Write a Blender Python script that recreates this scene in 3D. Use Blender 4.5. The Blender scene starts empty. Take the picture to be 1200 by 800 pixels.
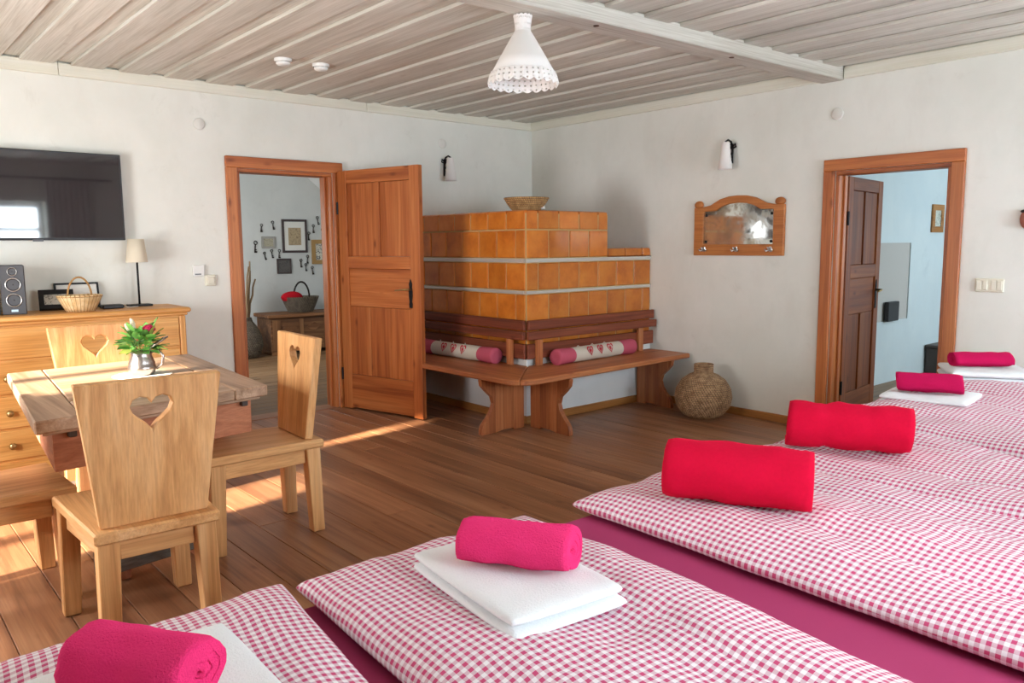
import bpy, bmesh, math, random
from mathutils import Vector, Matrix, noise
random.seed(7)
PI = math.pi
SC = bpy.context.scene
COL = SC.collection

# ---------------------------------------------------------------- camera
cam_d = bpy.data.cameras.new('camera'); cam = bpy.data.objects.new('camera', cam_d); COL.objects.link(cam)
cam_d.sensor_width = 36; cam_d.lens = 925.476 / 1200 * 36; cam_d.clip_start = .02
def _cam():
    y, p, r = map(math.radians, (-40.753, -6.978, -0.419))
    F = Vector((-math.sin(y) * math.cos(p), math.cos(y) * math.cos(p), math.sin(p)))
    R = Vector((math.cos(y), math.sin(y), 0)); U = R.cross(F)
    R2 = R * math.cos(r) + U * math.sin(r); U2 = U * math.cos(r) - R * math.sin(r)
    m = Matrix((R2, U2, -F)).transposed().to_4x4(); m.translation = Vector((-5.4507, -5.9995, 1.3689))
    return m
cam.matrix_world = _cam()
SC.camera = cam

# ---------------------------------------------------------------- light
W = bpy.data.worlds.new('sky'); SC.world = W; W.use_nodes = True
bgn = W.node_tree.nodes['Background']; bgn.inputs[0].default_value = (.72, .86, 1, 1); bgn.inputs[1].default_value = 1.6
def light(name, kind, loc, aim, energy, color, size=None, size_y=None, angle=None):
    d = bpy.data.lights.new(name, kind); d.energy = energy; d.color = color
    if size: d.shape = 'RECTANGLE'; d.size = size; d.size_y = size_y or size
    if angle: d.angle = angle
    o = bpy.data.objects.new(name, d); COL.objects.link(o); o.location = loc
    o.rotation_euler = Vector(aim).to_track_quat('-Z', 'Y').to_euler()
    return o
light('sun', 'SUN', (-9, -2, 5), (1, .15, -.385), 30.0, (1, .87, .7), angle=math.radians(3))
light('daylight_left_window', 'AREA', (-6.52, -1.99, 1.15), (1, 0, -.05), 70, (.96, .97, 1), 1.05, 1.2)
light('daylight_front_window', 'AREA', (-3.7, -7.06, 1.42), (0, 1, -.03), 105, (.78, .9, 1), 1.15, 1.25)
light('daylight_front_window_right', 'AREA', (-1.05, -7.06, 1.42), (0, 1, -.03), 90, (.76, .89, 1), 1.15, 1.25)
light('daylight_hall_window', 'AREA', (-3.3, 2.3, 1.5), (1, .25, -.3), 34, (.93, .97, 1), .8, 1.0)
light('daylight_side_room_window', 'AREA', (3.2, -5.7, 1.6), (-.1, 1, -.22), 52, (.82, .92, 1), .9, 1.1)
SC.view_settings.view_transform = 'Standard'; SC.view_settings.look = 'None'
SC.view_settings.gamma = 1; SC.view_settings.use_curve_mapping = False
SC.view_settings.exposure = 0.42
SC.cycles.use_denoising = True
SC.cycles.max_bounces = 10; SC.cycles.diffuse_bounces = 6; SC.cycles.glossy_bounces = 4
SC.cycles.transmission_bounces = 6; SC.cycles.transparent_max_bounces = 10
SC.cycles.sample_clamp_indirect = 8; SC.cycles.caustics_reflective = False; SC.cycles.caustics_refractive = False

# ---------------------------------------------------------------- materials
def lin(c):
    if isinstance(c, str):
        c = [int(c[i:i + 2], 16) / 255 for i in (0, 2, 4)]
        c = [x / 12.92 if x <= .04045 else ((x + .055) / 1.055) ** 2.4 for x in c]
    return (*c, 1)
class NT:
    def __init__(s, name):
        s.m = bpy.data.materials.new(name); s.m.use_nodes = True; s.t = s.m.node_tree
        s.b = s.t.nodes['Principled BSDF']; s.out = s.t.nodes['Material Output']
    def n(s, typ, **kw):
        k = s.t.nodes.new(typ)
        for a, v in kw.items():
            if a.startswith('i_'):
                key = a[2:].replace('_', ' ')
                k.inputs[int(key) if key.isdigit() else key].default_value = v
            else: setattr(k, a, v)
        return k
    def l(s, a, b): s.t.links.new(a, b)
    def math(s, op, a, b=None, c=None):
        k = s.n('ShaderNodeMath', operation=op)
        for i, v in enumerate((a, b, c)):
            if v is None: continue
            if hasattr(v, 'links'): s.l(v, k.inputs[i])
            else: k.inputs[i].default_value = v
        return k.outputs[0]
    def ramp(s, f, stops, interp='LINEAR'):
        r = s.n('ShaderNodeValToRGB'); r.color_ramp.interpolation = interp
        e = r.color_ramp.elements
        while len(e) < len(stops): e.new(.5)
        for i, (p, c) in enumerate(stops): e[i].position = p; e[i].color = lin(c)
        s.l(f, r.inputs[0]); return r.outputs[0]
    def mix(s, f, a, b, mode='MIX'):
        k = s.n('ShaderNodeMix', data_type='RGBA', blend_type=mode)
        for i, v in ((0, f), (6, a), (7, b)):
            if hasattr(v, 'links'): s.l(v, k.inputs[i])
            else: k.inputs[i].default_value = lin(v) if i else v
        return k.outputs[2]
    def bump(s, h, strength, dist):
        k = s.n('ShaderNodeBump'); k.inputs['Strength'].default_value = strength; k.inputs['Distance'].default_value = dist
        s.l(h, k.inputs['Height']); s.l(k.outputs[0], s.b.inputs['Normal'])
    def noise(s, vec, scale, detail=3, rough=.5, dist=0):
        k = s.n('ShaderNodeTexNoise'); k.inputs['Scale'].default_value = scale; k.inputs['Detail'].default_value = detail
        k.inputs['Roughness'].default_value = rough; k.inputs['Distortion'].default_value = dist
        s.l(vec, k.inputs['Vector']); return k.outputs[0]
    def coord(s, scale=(1, 1, 1), rand=True, kind='Object'):
        tc = s.n('ShaderNodeTexCoord'); v = tc.outputs[kind]
        if rand:
            oi = s.n('ShaderNodeObjectInfo')
            r = s.n('ShaderNodeVectorMath', operation='SCALE'); r.inputs[0].default_value = (37, 23, 51)
            s.l(oi.outputs['Random'], r.inputs['Scale'])
            a = s.n('ShaderNodeVectorMath', operation='ADD'); s.l(v, a.inputs[0]); s.l(r.outputs[0], a.inputs[1]); v = a.outputs[0]
        mp = s.n('ShaderNodeMapping'); mp.inputs['Scale'].default_value = scale; s.l(v, mp.inputs['Vector'])
        return mp.outputs[0]
    def col(s, c): s.l(c, s.b.inputs['Base Color']) if hasattr(c, 'links') else setattr(s.b.inputs['Base Color'], 'default_value', lin(c))
    def rough(s, v): s.b.inputs['Roughness'].default_value = v
    def vary(s, c, lo, hi):
        oi = s.n('ShaderNodeObjectInfo'); k = s.n('ShaderNodeHueSaturation'); s.l(c, k.inputs['Color'])
        s.l(s.math('MULTIPLY_ADD', oi.outputs['Random'], hi - lo, lo), k.inputs['Value']); return k.outputs[0]
_wc = {}
def wood(name, dark, mid, lite, axis='Z', rough=.45, knots=.5, vary=(.88, 1.12), scale=1.0, grain=1.0, spec=.4):
    key = (name, axis)
    if key in _wc: return _wc[key]
    t = NT(name + '_' + axis.lower()); lo, hi = .9 * scale, 22 * scale
    sc = tuple(lo if a == axis else hi for a in 'XYZ')
    v = t.coord(sc)
    n1 = t.noise(v, 1.0, 4, .55, .8)
    n2 = t.noise(t.coord(tuple(2.5 if a == axis else 140 for a in 'XYZ')), 1.0, 3, .6)
    n3 = t.noise(t.coord(tuple(.5 if a == axis else 5 for a in 'XYZ')), 1.0, 2, .5)
    f = t.math('ADD', t.math('MULTIPLY', n1, .6), t.math('MULTIPLY', n3, .4))
    c = t.ramp(f, [(.34, dark), (.5, mid), (.68, lite)])
    g = t.ramp(n2, [(.35, (.62, .56, .5)), (.62, (1, 1, 1))])
    c = t.mix(.5 * grain, c, g, 'MULTIPLY')
    if knots:
        vo = t.n('ShaderNodeTexVoronoi'); vo.inputs['Scale'].default_value = 1
        s2 = tuple(3.2 if a == axis else 7.5 for a in 'XYZ'); t.l(t.coord(s2), vo.inputs['Vector'])
        k = t.ramp(vo.outputs['Distance'], [(.05, (.3, .2, .14)), (.1, (.72, .62, .54)), (.16, (1, 1, 1))])
        c = t.mix(knots, c, k, 'MULTIPLY')
    c = t.vary(c, *vary)
    t.col(c); t.rough(rough); t.b.inputs['Specular IOR Level'].default_value = spec
    t.bump(t.math('ADD', n1, t.math('MULTIPLY', n2, .6)), .25, .002)
    _wc[key] = t.m; return t.m
def flat(name, c, rough=.5, metal=0, spec=.5, bump=None, varyv=None):
    t = NT(name); cc = c
    if varyv is not None or bump:
        v = t.coord()
    if varyv:
        cc = t.vary(t.mix(t.noise(v, 9, 3), c, tuple(x * .86 for x in lin(c)[:3])), *varyv)
    t.col(cc); t.rough(rough); t.b.inputs['Metallic'].default_value = metal; t.b.inputs['Specular IOR Level'].default_value = spec
    if bump: t.bump(t.noise(v, bump[0], 4), bump[1], bump[2])
    return t.m
def plaster(name, a, b, stain):
    t = NT(name); v = t.coord(rand=False)
    n = t.noise(v, 1.3, 5, .6); c = t.mix(t.ramp(n, [(.38, (0, 0, 0)), (.64, (1, 1, 1))]), a, b)
    n4 = t.noise(v, 3.1, 6, .68, .6); c = t.mix(t.ramp(n4, [(.6, (0, 0, 0)), (.75, (.5, .5, .5))]), c, stain)
    w = t.noise(v, 7, 6, .7, 1.2); c = t.mix(t.ramp(w, [(.68, (0, 0, 0)), (.74, (.4, .4, .4))]), c, stain)
    st = t.noise(t.coord((.9, .9, .35), rand=False), 4, 5, .65); c = t.mix(t.ramp(st, [(.5, (0, 0, 0)), (.7, (.2, .2, .2))]), c, stain)
    t.col(c); t.rough(.85); t.b.inputs['Specular IOR Level'].default_value = .2
    t.bump(t.math('ADD', t.noise(v, 5, 6, .6), t.math('MULTIPLY', t.noise(v, 1.1, 3), 3)), .5, .006)
    return t.m
M = {}
M['plaster'] = plaster('lime_plaster', 'e9e9e1', 'e0e1d8', 'cfcdc2')
M['plaster_skylight_tint'] = plaster('side_room_plaster', 'd0dcde', 'c8d6da', 'bac8cc')  # white walls; blue skylight of the side room is put into the colour
M['hall_plaster'] = plaster('hall_plaster', 'd9dad6', 'cfd1cd', 'bfc0bb')
def W_door(a): return wood('door_pine', '924a22', 'b66834', 'ca8048', a, .42, .75, (.92, 1.08))
def W_dark(a): return wood('dark_door_wood', '6a3210', '8e4a1e', 'a8622e', a, .5, .7)
def W_bench(a): return wood('bench_pine', '8e4f2e', 'b06a3e', 'c88656', a, .45, .55, (.9, 1.1))
def W_slat(a): return wood('backrest_wood', '5c2c1c', '7f3f29', '99553a', a, .5, .5, (.9, 1.1))
def W_oak(a): return wood('chair_oak', 'bf864e', 'dba56b', 'e8ba86', a, .5, .12, (.94, 1.06), 1.0, .9)
def W_side(a): return wood('sideboard_pine', 'c48642', 'dea45c', 'e8b874', a, .45, .6, (.95, 1.05))
def W_table(a): return wood('table_top_wood', '87684c', 'b8967a', 'd0b296', a, .42, .5, (.88, 1.1))
def W_apron(a): return wood('table_apron_wood', '98583a', 'b87450', 'c88a66', a, .55, .4)
def W_grey(a): return wood('weathered_wood', '4a443e', '6c645a', '8a8074', a, .75, .3)
def W_floor(a): return wood('floor_boards', '7a5038', 'a06f4e', 'b88a65', a, .38, .55, (.8, 1.12), 1.0, .8, .45)
def W_hfloor(a): return wood('hall_boards', '6d5038', '8c6b4b', 'a5825e', a, .45, .5, (.8, 1.15))
def W_ceil(a): return wood('limewashed_boards', 'c0bcb0', 'd5d2c7', 'e2dfd6', a, .7, .2, (.92, 1.08), 1.0, .8, .2)
def W_cream(a): return wood('cream_painted_trim', 'dcd9c6', 'e4e2d2', 'e8e6da', a, .6, .05, (.97, 1.03), 1, .3)
def W_chest(a): return wood('old_chest_wood', '5e3c24', '875a38', 'a8794e', a, .6, .7)
def W_beam(a): return wood('beam_wood', 'bdb8ac', 'd0ccc1', 'dbd8cf', a, .7, .1, (.98, 1.02), 1, 1, .2)
def W_skirt(a): return wood('skirting_pine', '94602e', 'b57c42', 'c89154', a, .5, .4)
M['black'] = flat('black_iron', (.012, .012, .013), .45, .6)
M['blackmatt'] = flat('black_plastic', (.018, .018, .02), .5)
M['screen'] = flat('tv_glass', (.022, .019, .022), .04, 0, .9)
M['greyplastic'] = flat('dark_grey_plastic', (.075, .078, .085), .4)
M['brass'] = flat('aged_brass', (.5, .36, .16), .35, 1)
M['steel'] = flat('steel', (.62, .62, .6), .3, 1)
M['white'] = flat('white_plastic', (.8, .8, .76), .4)
M['ivory'] = flat('ivory_plastic', (.76, .72, .58), .4)
M['iron_band'] = flat('painted_iron_band', (.66, .64, .58), .25, .4, .6, (40, .15, .001))
M['cloth_white'] = flat('lamp_linen', (.83, .8, .76), .9, 0, .1, (400, .3, .001))
M['shade'] = flat('beige_lamp_shade', (.72, .64, .5), .9, 0, .1)
M['paper'] = flat('paper', (.8, .78, .72), .8)
M['grout'] = flat('stove_grout', 'bfa26e', .85)
M['base_plaster'] = plaster('stove_base_plaster', 'e4e6e4', 'dde0df', 'cdd0ce')
def glazed(name, a, b, c):
    t = NT(name); v = t.coord(); n = t.noise(v, 6, 4, .6); col = t.ramp(n, [(.3, a), (.5, b), (.72, c)])
    col = t.mix(t.ramp(t.noise(v, 45, 4, .7), [(.6, (0, 0, 0)), (.78, (.4, .4, .4))]), col, tuple(x * .6 for x in lin(a)[:3]))
    t.col(t.vary(col, .86, 1.12)); t.rough(.3); t.b.inputs['Coat Weight'].default_value = .25; t.b.inputs['Coat Roughness'].default_value = .2
    t.bump(t.noise(v, 7, 3), .3, .004); return t.m
M['tile'] = glazed('amber_glazed_tile', 'b25e1a', 'ca7426', 'd68634')
M['tile_worn'] = glazed('worn_glazed_tile', '94502a', 'a9643a', 'b97c55')
def terry(name, c, c2, fine=260, st=.9, sheen=.6):
    t = NT(name); v = t.coord(rand=False); n = t.noise(v, fine, 2, .6); n2 = t.noise(v, 14, 3)
    t.col(t.mix(t.math('ADD', t.math('MULTIPLY', n, .6), t.math('MULTIPLY', n2, .4)), c2, c)); t.rough(.95)
    t.b.inputs['Specular IOR Level'].default_value = .1
    t.b.inputs['Sheen Weight'].default_value = sheen; t.b.inputs['Sheen Roughness'].default_value = .4
    t.b.inputs['Sheen Tint'].default_value = lin(c)
    t.bump(n, st, .004); return t.m
M['pink'] = terry('pink_terry', 'ee3c7c', 'de2a66')
M['pinkdeep'] = terry('magenta_terry', 'ca1a58', 'b01048')
M['fleece'] = terry('red_fleece', 'd00f38', 'b8082c', 90, .25, .5)
M['towel'] = terry('white_terry', 'f0f2f2', 'dfe4e6', 220, .6, .2)
M['towelband'] = terry('grey_towel_band', 'a8a6a8', '8e8c90', 220, .4, .1)
M['sheet'] = flat('magenta_sheet', 'a83c66', .85, 0, .15, (300, .2, .001))
def gingham():
    t = NT('gingham_cotton'); uv = t.n('ShaderNodeUVMap'); uv.uv_map = 'UVMap'
    sp = t.n('ShaderNodeSeparateXYZ'); t.l(uv.outputs[0], sp.inputs[0])
    a = t.math('LESS_THAN', t.math('FRACT', t.math('DIVIDE', sp.outputs[0], .0205)), .5)
    b = t.math('LESS_THAN', t.math('FRACT', t.math('DIVIDE', sp.outputs[1], .0205)), .5)
    s = t.math('MULTIPLY', t.math('ADD', a, b), .5)
    c = t.ramp(s, [(0, 'ebe6e8'), (.4, 'd6b8c2'), (.9, 'c64e76')], 'CONSTANT')
    t.col(c); t.rough(.9); t.b.inputs['Specular IOR Level'].default_value = .15
    v = t.coord(rand=False); t.bump(t.math('ADD', t.noise(v, 9, 4), t.math('MULTIPLY', t.noise(v, 500, 2), .08)), .35, .012)
    return t.m
M['gingham'] = gingham()
def wicker(name, a, b, sx, sz, dark='2a1a10'):
    # woven strands: rows of short dashes on the lathe's own UVs (u around, v up)
    t = NT(name); uv = t.n('ShaderNodeUVMap'); uv.uv_map = 'UVMap'; sp = t.n('ShaderNodeSeparateXYZ'); t.l(uv.outputs[0], sp.inputs[0])
    r = t.math('MULTIPLY', sp.outputs[1], sz); row = t.math('FLOOR', r)
    u = t.math('ADD', t.math('MULTIPLY', sp.outputs[0], sx), t.math('MULTIPLY', row, .37))
    fu = t.math('ABSOLUTE', t.math('SUBTRACT', t.math('FRACT', u), .5)); fr = t.math('ABSOLUTE', t.math('SUBTRACT', t.math('FRACT', r), .5))
    h = t.math('MULTIPLY', t.math('SUBTRACT', 1, t.math('POWER', t.math('MULTIPLY', fu, 2), 3)), t.math('SUBTRACT', 1, t.math('POWER', t.math('MULTIPLY', fr, 2), 3)))
    n = t.noise(t.coord((30, 30, 30)), 1, 3)
    c = t.mix(t.ramp(n, [(.35, (0, 0, 0)), (.65, (1, 1, 1))]), a, b)
    t.col(t.mix(t.ramp(h, [(.15, (0, 0, 0)), (.5, (1, 1, 1))]), dark, c)); t.rough(.65)
    t.bump(h, .8, .006); return t.m
M['wicker_dark'] = wicker('brown_wicker', '9c7652', 'd0aa80', 60, 1, '38261a')
M['wicker_straw'] = wicker('straw_coil', 'a87c4a', 'd2a86e', 60, 1, '5a3c20')
M['wicker_light'] = wicker('pale_willow', 'dab47c', 'ecd0a0', 30, .12, 'a87c44')
M['wicker_grey'] = wicker('grey_wicker', '5d5044', '84745f', 50, 1, '241c15')
M['leaf'] = flat('green_leaf', (.16, .4, .08), .45, 0, .4, None, (.6, 1.7))
M['leaf2'] = flat('yellow_leaf', (.5, .55, .12), .45, 0, .4, None, (.7, 1.3))
M['rose'] = flat('crimson_petal', (.6, .01, .09), .6)
M['bud'] = flat('pale_bud', (.8, .72, .5), .6)
M['pewter'] = flat('pewter', (.4, .36, .34), .28, 1, .5, (14, .12, .004))
M['linen'] = flat('natural_linen', (.62, .57, .48), .9, 0, .1, (350, .4, .001))
M['rosecloth'] = flat('rose_cotton', (.52, .1, .15), .9, 0, .1, (350, .3, .001))
M['red_print'] = flat('red_embroidery', (.5, .03, .05), .9)
M['yarn'] = flat('red_yarn', (.5, .01, .02), .9, 0, .1, (90, .8, .01))
M['twig'] = flat('bare_twig', (.3, .19, .1), .8)
M['curtain'] = flat('curtain_linen', (.6, .57, .53), .9)
M['lace'] = None

# ---------------------------------------------------------------- mesh helpers
class MB:
    def __init__(s): s.bm = bmesh.new(); s.uv = s.bm.loops.layers.uv.new('UVMap')
    def box(s, x0, x1, y0, y1, z0, z1, bev=0, mat=None):
        b = bmesh.new(); bmesh.ops.create_cube(b, size=1)
        for v in b.verts: v.co = Vector((x0 + (v.co.x + .5) * (x1 - x0), y0 + (v.co.y + .5) * (y1 - y0), z0 + (v.co.z + .5) * (z1 - z0)))
        if bev: bmesh.ops.bevel(b, geom=b.edges[:], offset=bev, segments=1, affect='EDGES', profile=.6)
        return s.add(b, mat)
    def hexa(s, p, bev=0):            # 8 corners: bottom ring then top ring
        b = bmesh.new(); v = [b.verts.new(q) for q in p]
        for f in ((3, 2, 1, 0), (4, 5, 6, 7), (0, 1, 5, 4), (1, 2, 6, 5), (2, 3, 7, 6), (3, 0, 4, 7)): b.faces.new([v[i] for i in f])
        bmesh.ops.recalc_face_normals(b, faces=b.faces[:])
        if bev: bmesh.ops.bevel(b, geom=b.edges[:], offset=bev, segments=1, affect='EDGES', profile=.6)
        return s.add(b)
    def add(s, b, mat=None):
        if mat is not None: b.transform(mat)
        m = bpy.data.meshes.new('t'); b.to_mesh(m); b.free(); s.bm.from_mesh(m); bpy.data.meshes.remove(m); return s
    def prism(s, pts, d0, d1, axis='Y', hole=None, bev=0, mat=None):
        """polygon in the two other axes extruded along axis; pts as (a, b); hole: inner outline (bridged)"""
        def P(a, b_, d): return {'X': (d, a, b_), 'Y': (a, d, b_), 'Z': (a, b_, d)}[axis]
        b = bmesh.new(); n = len(pts)
        if hole is None:
            A = [b.verts.new(P(*p, d0)) for p in pts]; B = [b.verts.new(P(*p, d1)) for p in pts]
            b.faces.new(A); b.faces.new(B[::-1])
            for i in range(n): b.faces.new((A[i], B[i], B[(i + 1) % n], A[(i + 1) % n]))
        else:
            h = len(hole)
            for d, fl in ((d0, 0), (d1, 1)):
                vo = [b.verts.new(P(*p, d)) for p in pts]; vi = [b.verts.new(P(*p, d)) for p in hole]
                es = [b.edges.new((vo[i], vo[(i + 1) % n])) for i in range(n)] + [b.edges.new((vi[i], vi[(i + 1) % h])) for i in range(h)]
                bmesh.ops.triangle_fill(b, use_beauty=True, use_dissolve=False, edges=es)
                if d == d0: V0 = vo, vi
                else: V1 = vo, vi
            for L0, L1 in zip(V0, V1):
                k = len(L0)
                for i in range(k): b.faces.new((L0[i], L1[i], L1[(i + 1) % k], L0[(i + 1) % k]))
        bmesh.ops.recalc_face_normals(b, faces=b.faces[:])
        if bev: bmesh.ops.bevel(b, geom=[e for e in b.edges if len(e.link_faces) == 2 and e.calc_face_angle() > .9], offset=bev, segments=1, affect='EDGES')
        return s.add(b, mat)
    def lathe(s, prof, n=32, c=(0, 0, 0), axis=None, sx=1, sy=1, wob=None, smooth=True):
        """prof: (r, z) list; uv v counts profile points, u goes 0..1 around"""
        b = bmesh.new(); uv = b.loops.layers.uv.new('UVMap'); rings = []
        L = [0]
        for i in range(1, len(prof)): L.append(L[-1] + math.hypot(prof[i][0] - prof[i - 1][0], prof[i][1] - prof[i - 1][1]))
        for r, z in prof:
            ring = []
            for k in range(n):
                a = 2 * PI * k / n; rr, zz = (r, z) if wob is None else wob(r, z, a)
                ring.append(b.verts.new((c[0] + rr * math.cos(a) * sx, c[1] + rr * math.sin(a) * sy, c[2] + zz)))
            rings.append(ring)
        for i in range(len(rings) - 1):
            for k in range(n):
                f = b.faces.new((rings[i][k], rings[i][(k + 1) % n], rings[i + 1][(k + 1) % n], rings[i + 1][k])); f.smooth = smooth
                for lp, (u, v) in zip(f.loops, ((k, i), (k + 1, i), (k + 1, i + 1), (k, i + 1))): lp[uv].uv = (u / n, s.vs * (L[v] if s.vlen else v))
        bmesh.ops.remove_doubles(b, verts=b.verts[:], dist=1e-6)
        if axis is not None: b.transform(axis)
        return s.add(b)
    vs = 1; vlen = False
    def tube(s, pts, r, n=8, r1=None, cap=True):
        b = bmesh.new(); pts = [Vector(p) for p in pts]; rings = []; m = len(pts)
        up = Vector((0, 0, 1)); prev = None
        for i, p in enumerate(pts):
            t = (pts[min(i + 1, m - 1)] - pts[max(i - 1, 0)]).normalized()
            if prev is None:
                x = t.orthogonal().normalized()
            else:
                x = (prev - t * prev.dot(t)); x = x.normalized() if x.length > 1e-6 else t.orthogonal().normalized()
            prev = x; y = t.cross(x); rr = r if r1 is None else r + (r1 - r) * i / (m - 1)
            rings.append([b.verts.new(p + (x * math.cos(2 * PI * k / n) + y * math.sin(2 * PI * k / n)) * rr) for k in range(n)])
        for i in range(m - 1):
            for k in range(n):
                f = b.faces.new((rings[i][k], rings[i][(k + 1) % n], rings[i + 1][(k + 1) % n], rings[i + 1][k])); f.smooth = True
        if cap: b.faces.new(rings[0][::-1]); b.faces.new(rings[-1])
        return s.add(b)
    def ball(s, c, r, sc=(1, 1, 1), seg=16):
        b = bmesh.new(); bmesh.ops.create_uvsphere(b, u_segments=seg, v_segments=max(6, seg // 2), radius=r)
        for f in b.faces: f.smooth = True
        for v in b.verts: v.co = Vector((v.co.x * sc[0], v.co.y * sc[1], v.co.z * sc[2])) + Vector(c)
        return s.add(b)
    def tf(s, m): s.bm.transform(m); return s
    def mesh(s, name, mat):
        bmesh.ops.recalc_face_normals(s.bm, faces=s.bm.faces[:])
        me = bpy.data.meshes.new(name); s.bm.to_mesh(me); s.bm.free()
        if mat: me.materials.append(mat)
        return me
    def obj(s, name, mat, parent=None, loc=(0, 0, 0), rot=(0, 0, 0)): return link(name, s.mesh(name, mat), parent, loc, rot)
def link(name, me, parent=None, loc=(0, 0, 0), rot=(0, 0, 0)):
    o = bpy.data.objects.new(name, me); COL.objects.link(o); o.location = loc; o.rotation_euler = rot
    if parent: o.parent = parent
    return o
def bx(*a, **k): return MB().box(*a, **k)
def tag(o, label, cat=None, group=None, kind=None):
    if label: o['label'] = label
    if cat: o['category'] = cat
    if group: o['group'] = group
    if kind: o['kind'] = kind
    return o
def thing(name, label, cat, loc=(0, 0, 0), rz=0, group=None):
    return tag(link(name, None, None, loc, (0, 0, rz)), label, cat, group)
def struct(o, label=None): o['kind'] = 'structure'; return tag(o, label)
def copy_tree(o, parent=None):
    c = o.copy(); COL.objects.link(c)
    if parent: c.parent = parent
    for ch in list(o.children): copy_tree(ch, c)
    return c
T = Matrix.Translation
def RZ(a): return Matrix.Rotation(a, 4, 'Z')
def RX(a): return Matrix.Rotation(a, 4, 'X')
def RY(a): return Matrix.Rotation(a, 4, 'Y')

# ================================================================ setting
XL, YF, ZC = -6.45, -6.75, 2.56          # left wall, front wall, ceiling underside
WB = .17; WR = .13                        # wall thickness back / right
D1 = (-3.04, -2.232, 1.965); D2 = (-3.195, -3.966, 1.868)    # door openings
def wall_with_holes(name, along, a0, a1, z1, d0, d1, holes, mat, label):
    m = MB(); hs = sorted(holes); cur = a0
    def B(p, q, zz0, zz1):
        if q - p < 1e-4 or zz1 - zz0 < 1e-4: return
        m.box(p, q, d0, d1, zz0, zz1) if along == 'x' else m.box(d0, d1, p, q, zz0, zz1)
    for (h0, h1, hz0, hz1) in hs:
        B(cur, h0, 0, z1); B(h0, h1, 0, hz0); B(h0, h1, hz1, z1); cur = h1
    B(cur, a1, 0, z1)
    return struct(m.obj(name, mat), label)
wall_with_holes('wall_back', 'x', XL - .3, WR, 2.75, 0, WB, [(D1[0], D1[1], 0, D1[2])], M['plaster'], 'white plastered wall with television and open pine door')
wall_with_holes('wall_right', 'y', YF - .3, 0, 2.75, 0, WR, [(D2[1], D2[0], 0, D2[2])], M['plaster'], 'white plastered wall with mirror rack and dark door')
LWIN = [(-2.55, -1.43, .5, 1.8)]; FWIN = [(-4.3, -3.1, .82, 2.0), (-1.65, -.45, .82, 2.0)]
wall_with_holes('wall_left', 'y', YF - .3, 0, 2.75, XL - .3, XL, LWIN, M['plaster'], 'window wall to the left of the dining table')
wall_with_holes('wall_front', 'x', XL, 0, 2.75, YF - .3, YF, FWIN, M['plaster'], 'window wall behind the bed heads')
def window(n, axis, a0, a1, z0, z1, d):
    r = struct(link('window_%d' % n, None)); f = MB(); w = .07
    def B(p, q, zz0, zz1, t=.06): f.box(p, q, d - t / 2, d + t / 2, zz0, zz1) if axis == 'x' else f.box(d - t / 2, d + t / 2, p, q, zz0, zz1)
    B(a0, a1, z0, z0 + w); B(a0, a1, z1 - w, z1); B(a0, a0 + w, z0 + w, z1 - w); B(a1 - w, a1, z0 + w, z1 - w)
    c = (a0 + a1) / 2; B(c - .06, c + .06, z0 + w, z1 - w)
    f.obj('frame', flat('white_window_paint', (.75, .75, .72), .4), r)
    g = MB(); B2 = (lambda p, q, zz0, zz1: g.box(p, q, d - .004, d + .004, zz0, zz1)) if axis == 'x' else (lambda p, q, zz0, zz1: g.box(d - .004, d + .004, p, q, zz0, zz1))
    h = (z0 + z1) / 2 + .2
    (f2 := MB())
    for p, q in ((a0 + w, c - .06), (c + .06, a1 - w)):
        if axis == 'x': f2.box(p, q, d - .02, d + .02, h, h + .04)
        else: f2.box(d - .02, d + .02, p, q, h, h + .04)
    f2.obj('muntin', bpy.data.materials['white_window_paint'], r)
    return r
k = 0
for a in FWIN: k += 1; window(k, 'x', a[0], a[1], a[2], a[3], YF - .2)
for a in LWIN: k += 1; window(k, 'y', a[0], a[1], a[2], a[3], XL - .2)

# floor: boards run from the front wall to the back wall
fl = struct(MB().box(XL - .3, .4, YF - .3, WB - .05, -.16, -.03).obj('floor', flat('subfloor', (.05, .035, .025), .9)), 'brown varnished floorboards')
x = XL; i = 0; fm = {}
while x < 0:
    w = .155 + .045 * random.random(); x1 = min(x + w, .0)
    y = YF
    while y < 0:
        ln = random.choice((2.2, 2.9, 3.6, 4.1)) if y > YF else random.uniform(1.2, 3.8)
        y1 = y + ln
        if y1 > -.7: y1 = 0.0
        m = MB().box(-(x1 - x) / 2 + .0014, (x1 - x) / 2 - .0014, -(y1 - y) / 2 + .001, (y1 - y) / 2 - .001, -.03, random.uniform(-.0012, 0), .002)
        o = m.obj('plank', W_floor('Y'), fl, ((x + x1) / 2, (y + y1) / 2, 0)); y = y1
    x = x1
struct(MB().box(D1[0] - .02, D1[1] + .02, -.01, WB, -.03, .004, .002).obj('trim_1', W_floor('X')), 'worn wooden threshold under the open pine door')

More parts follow.
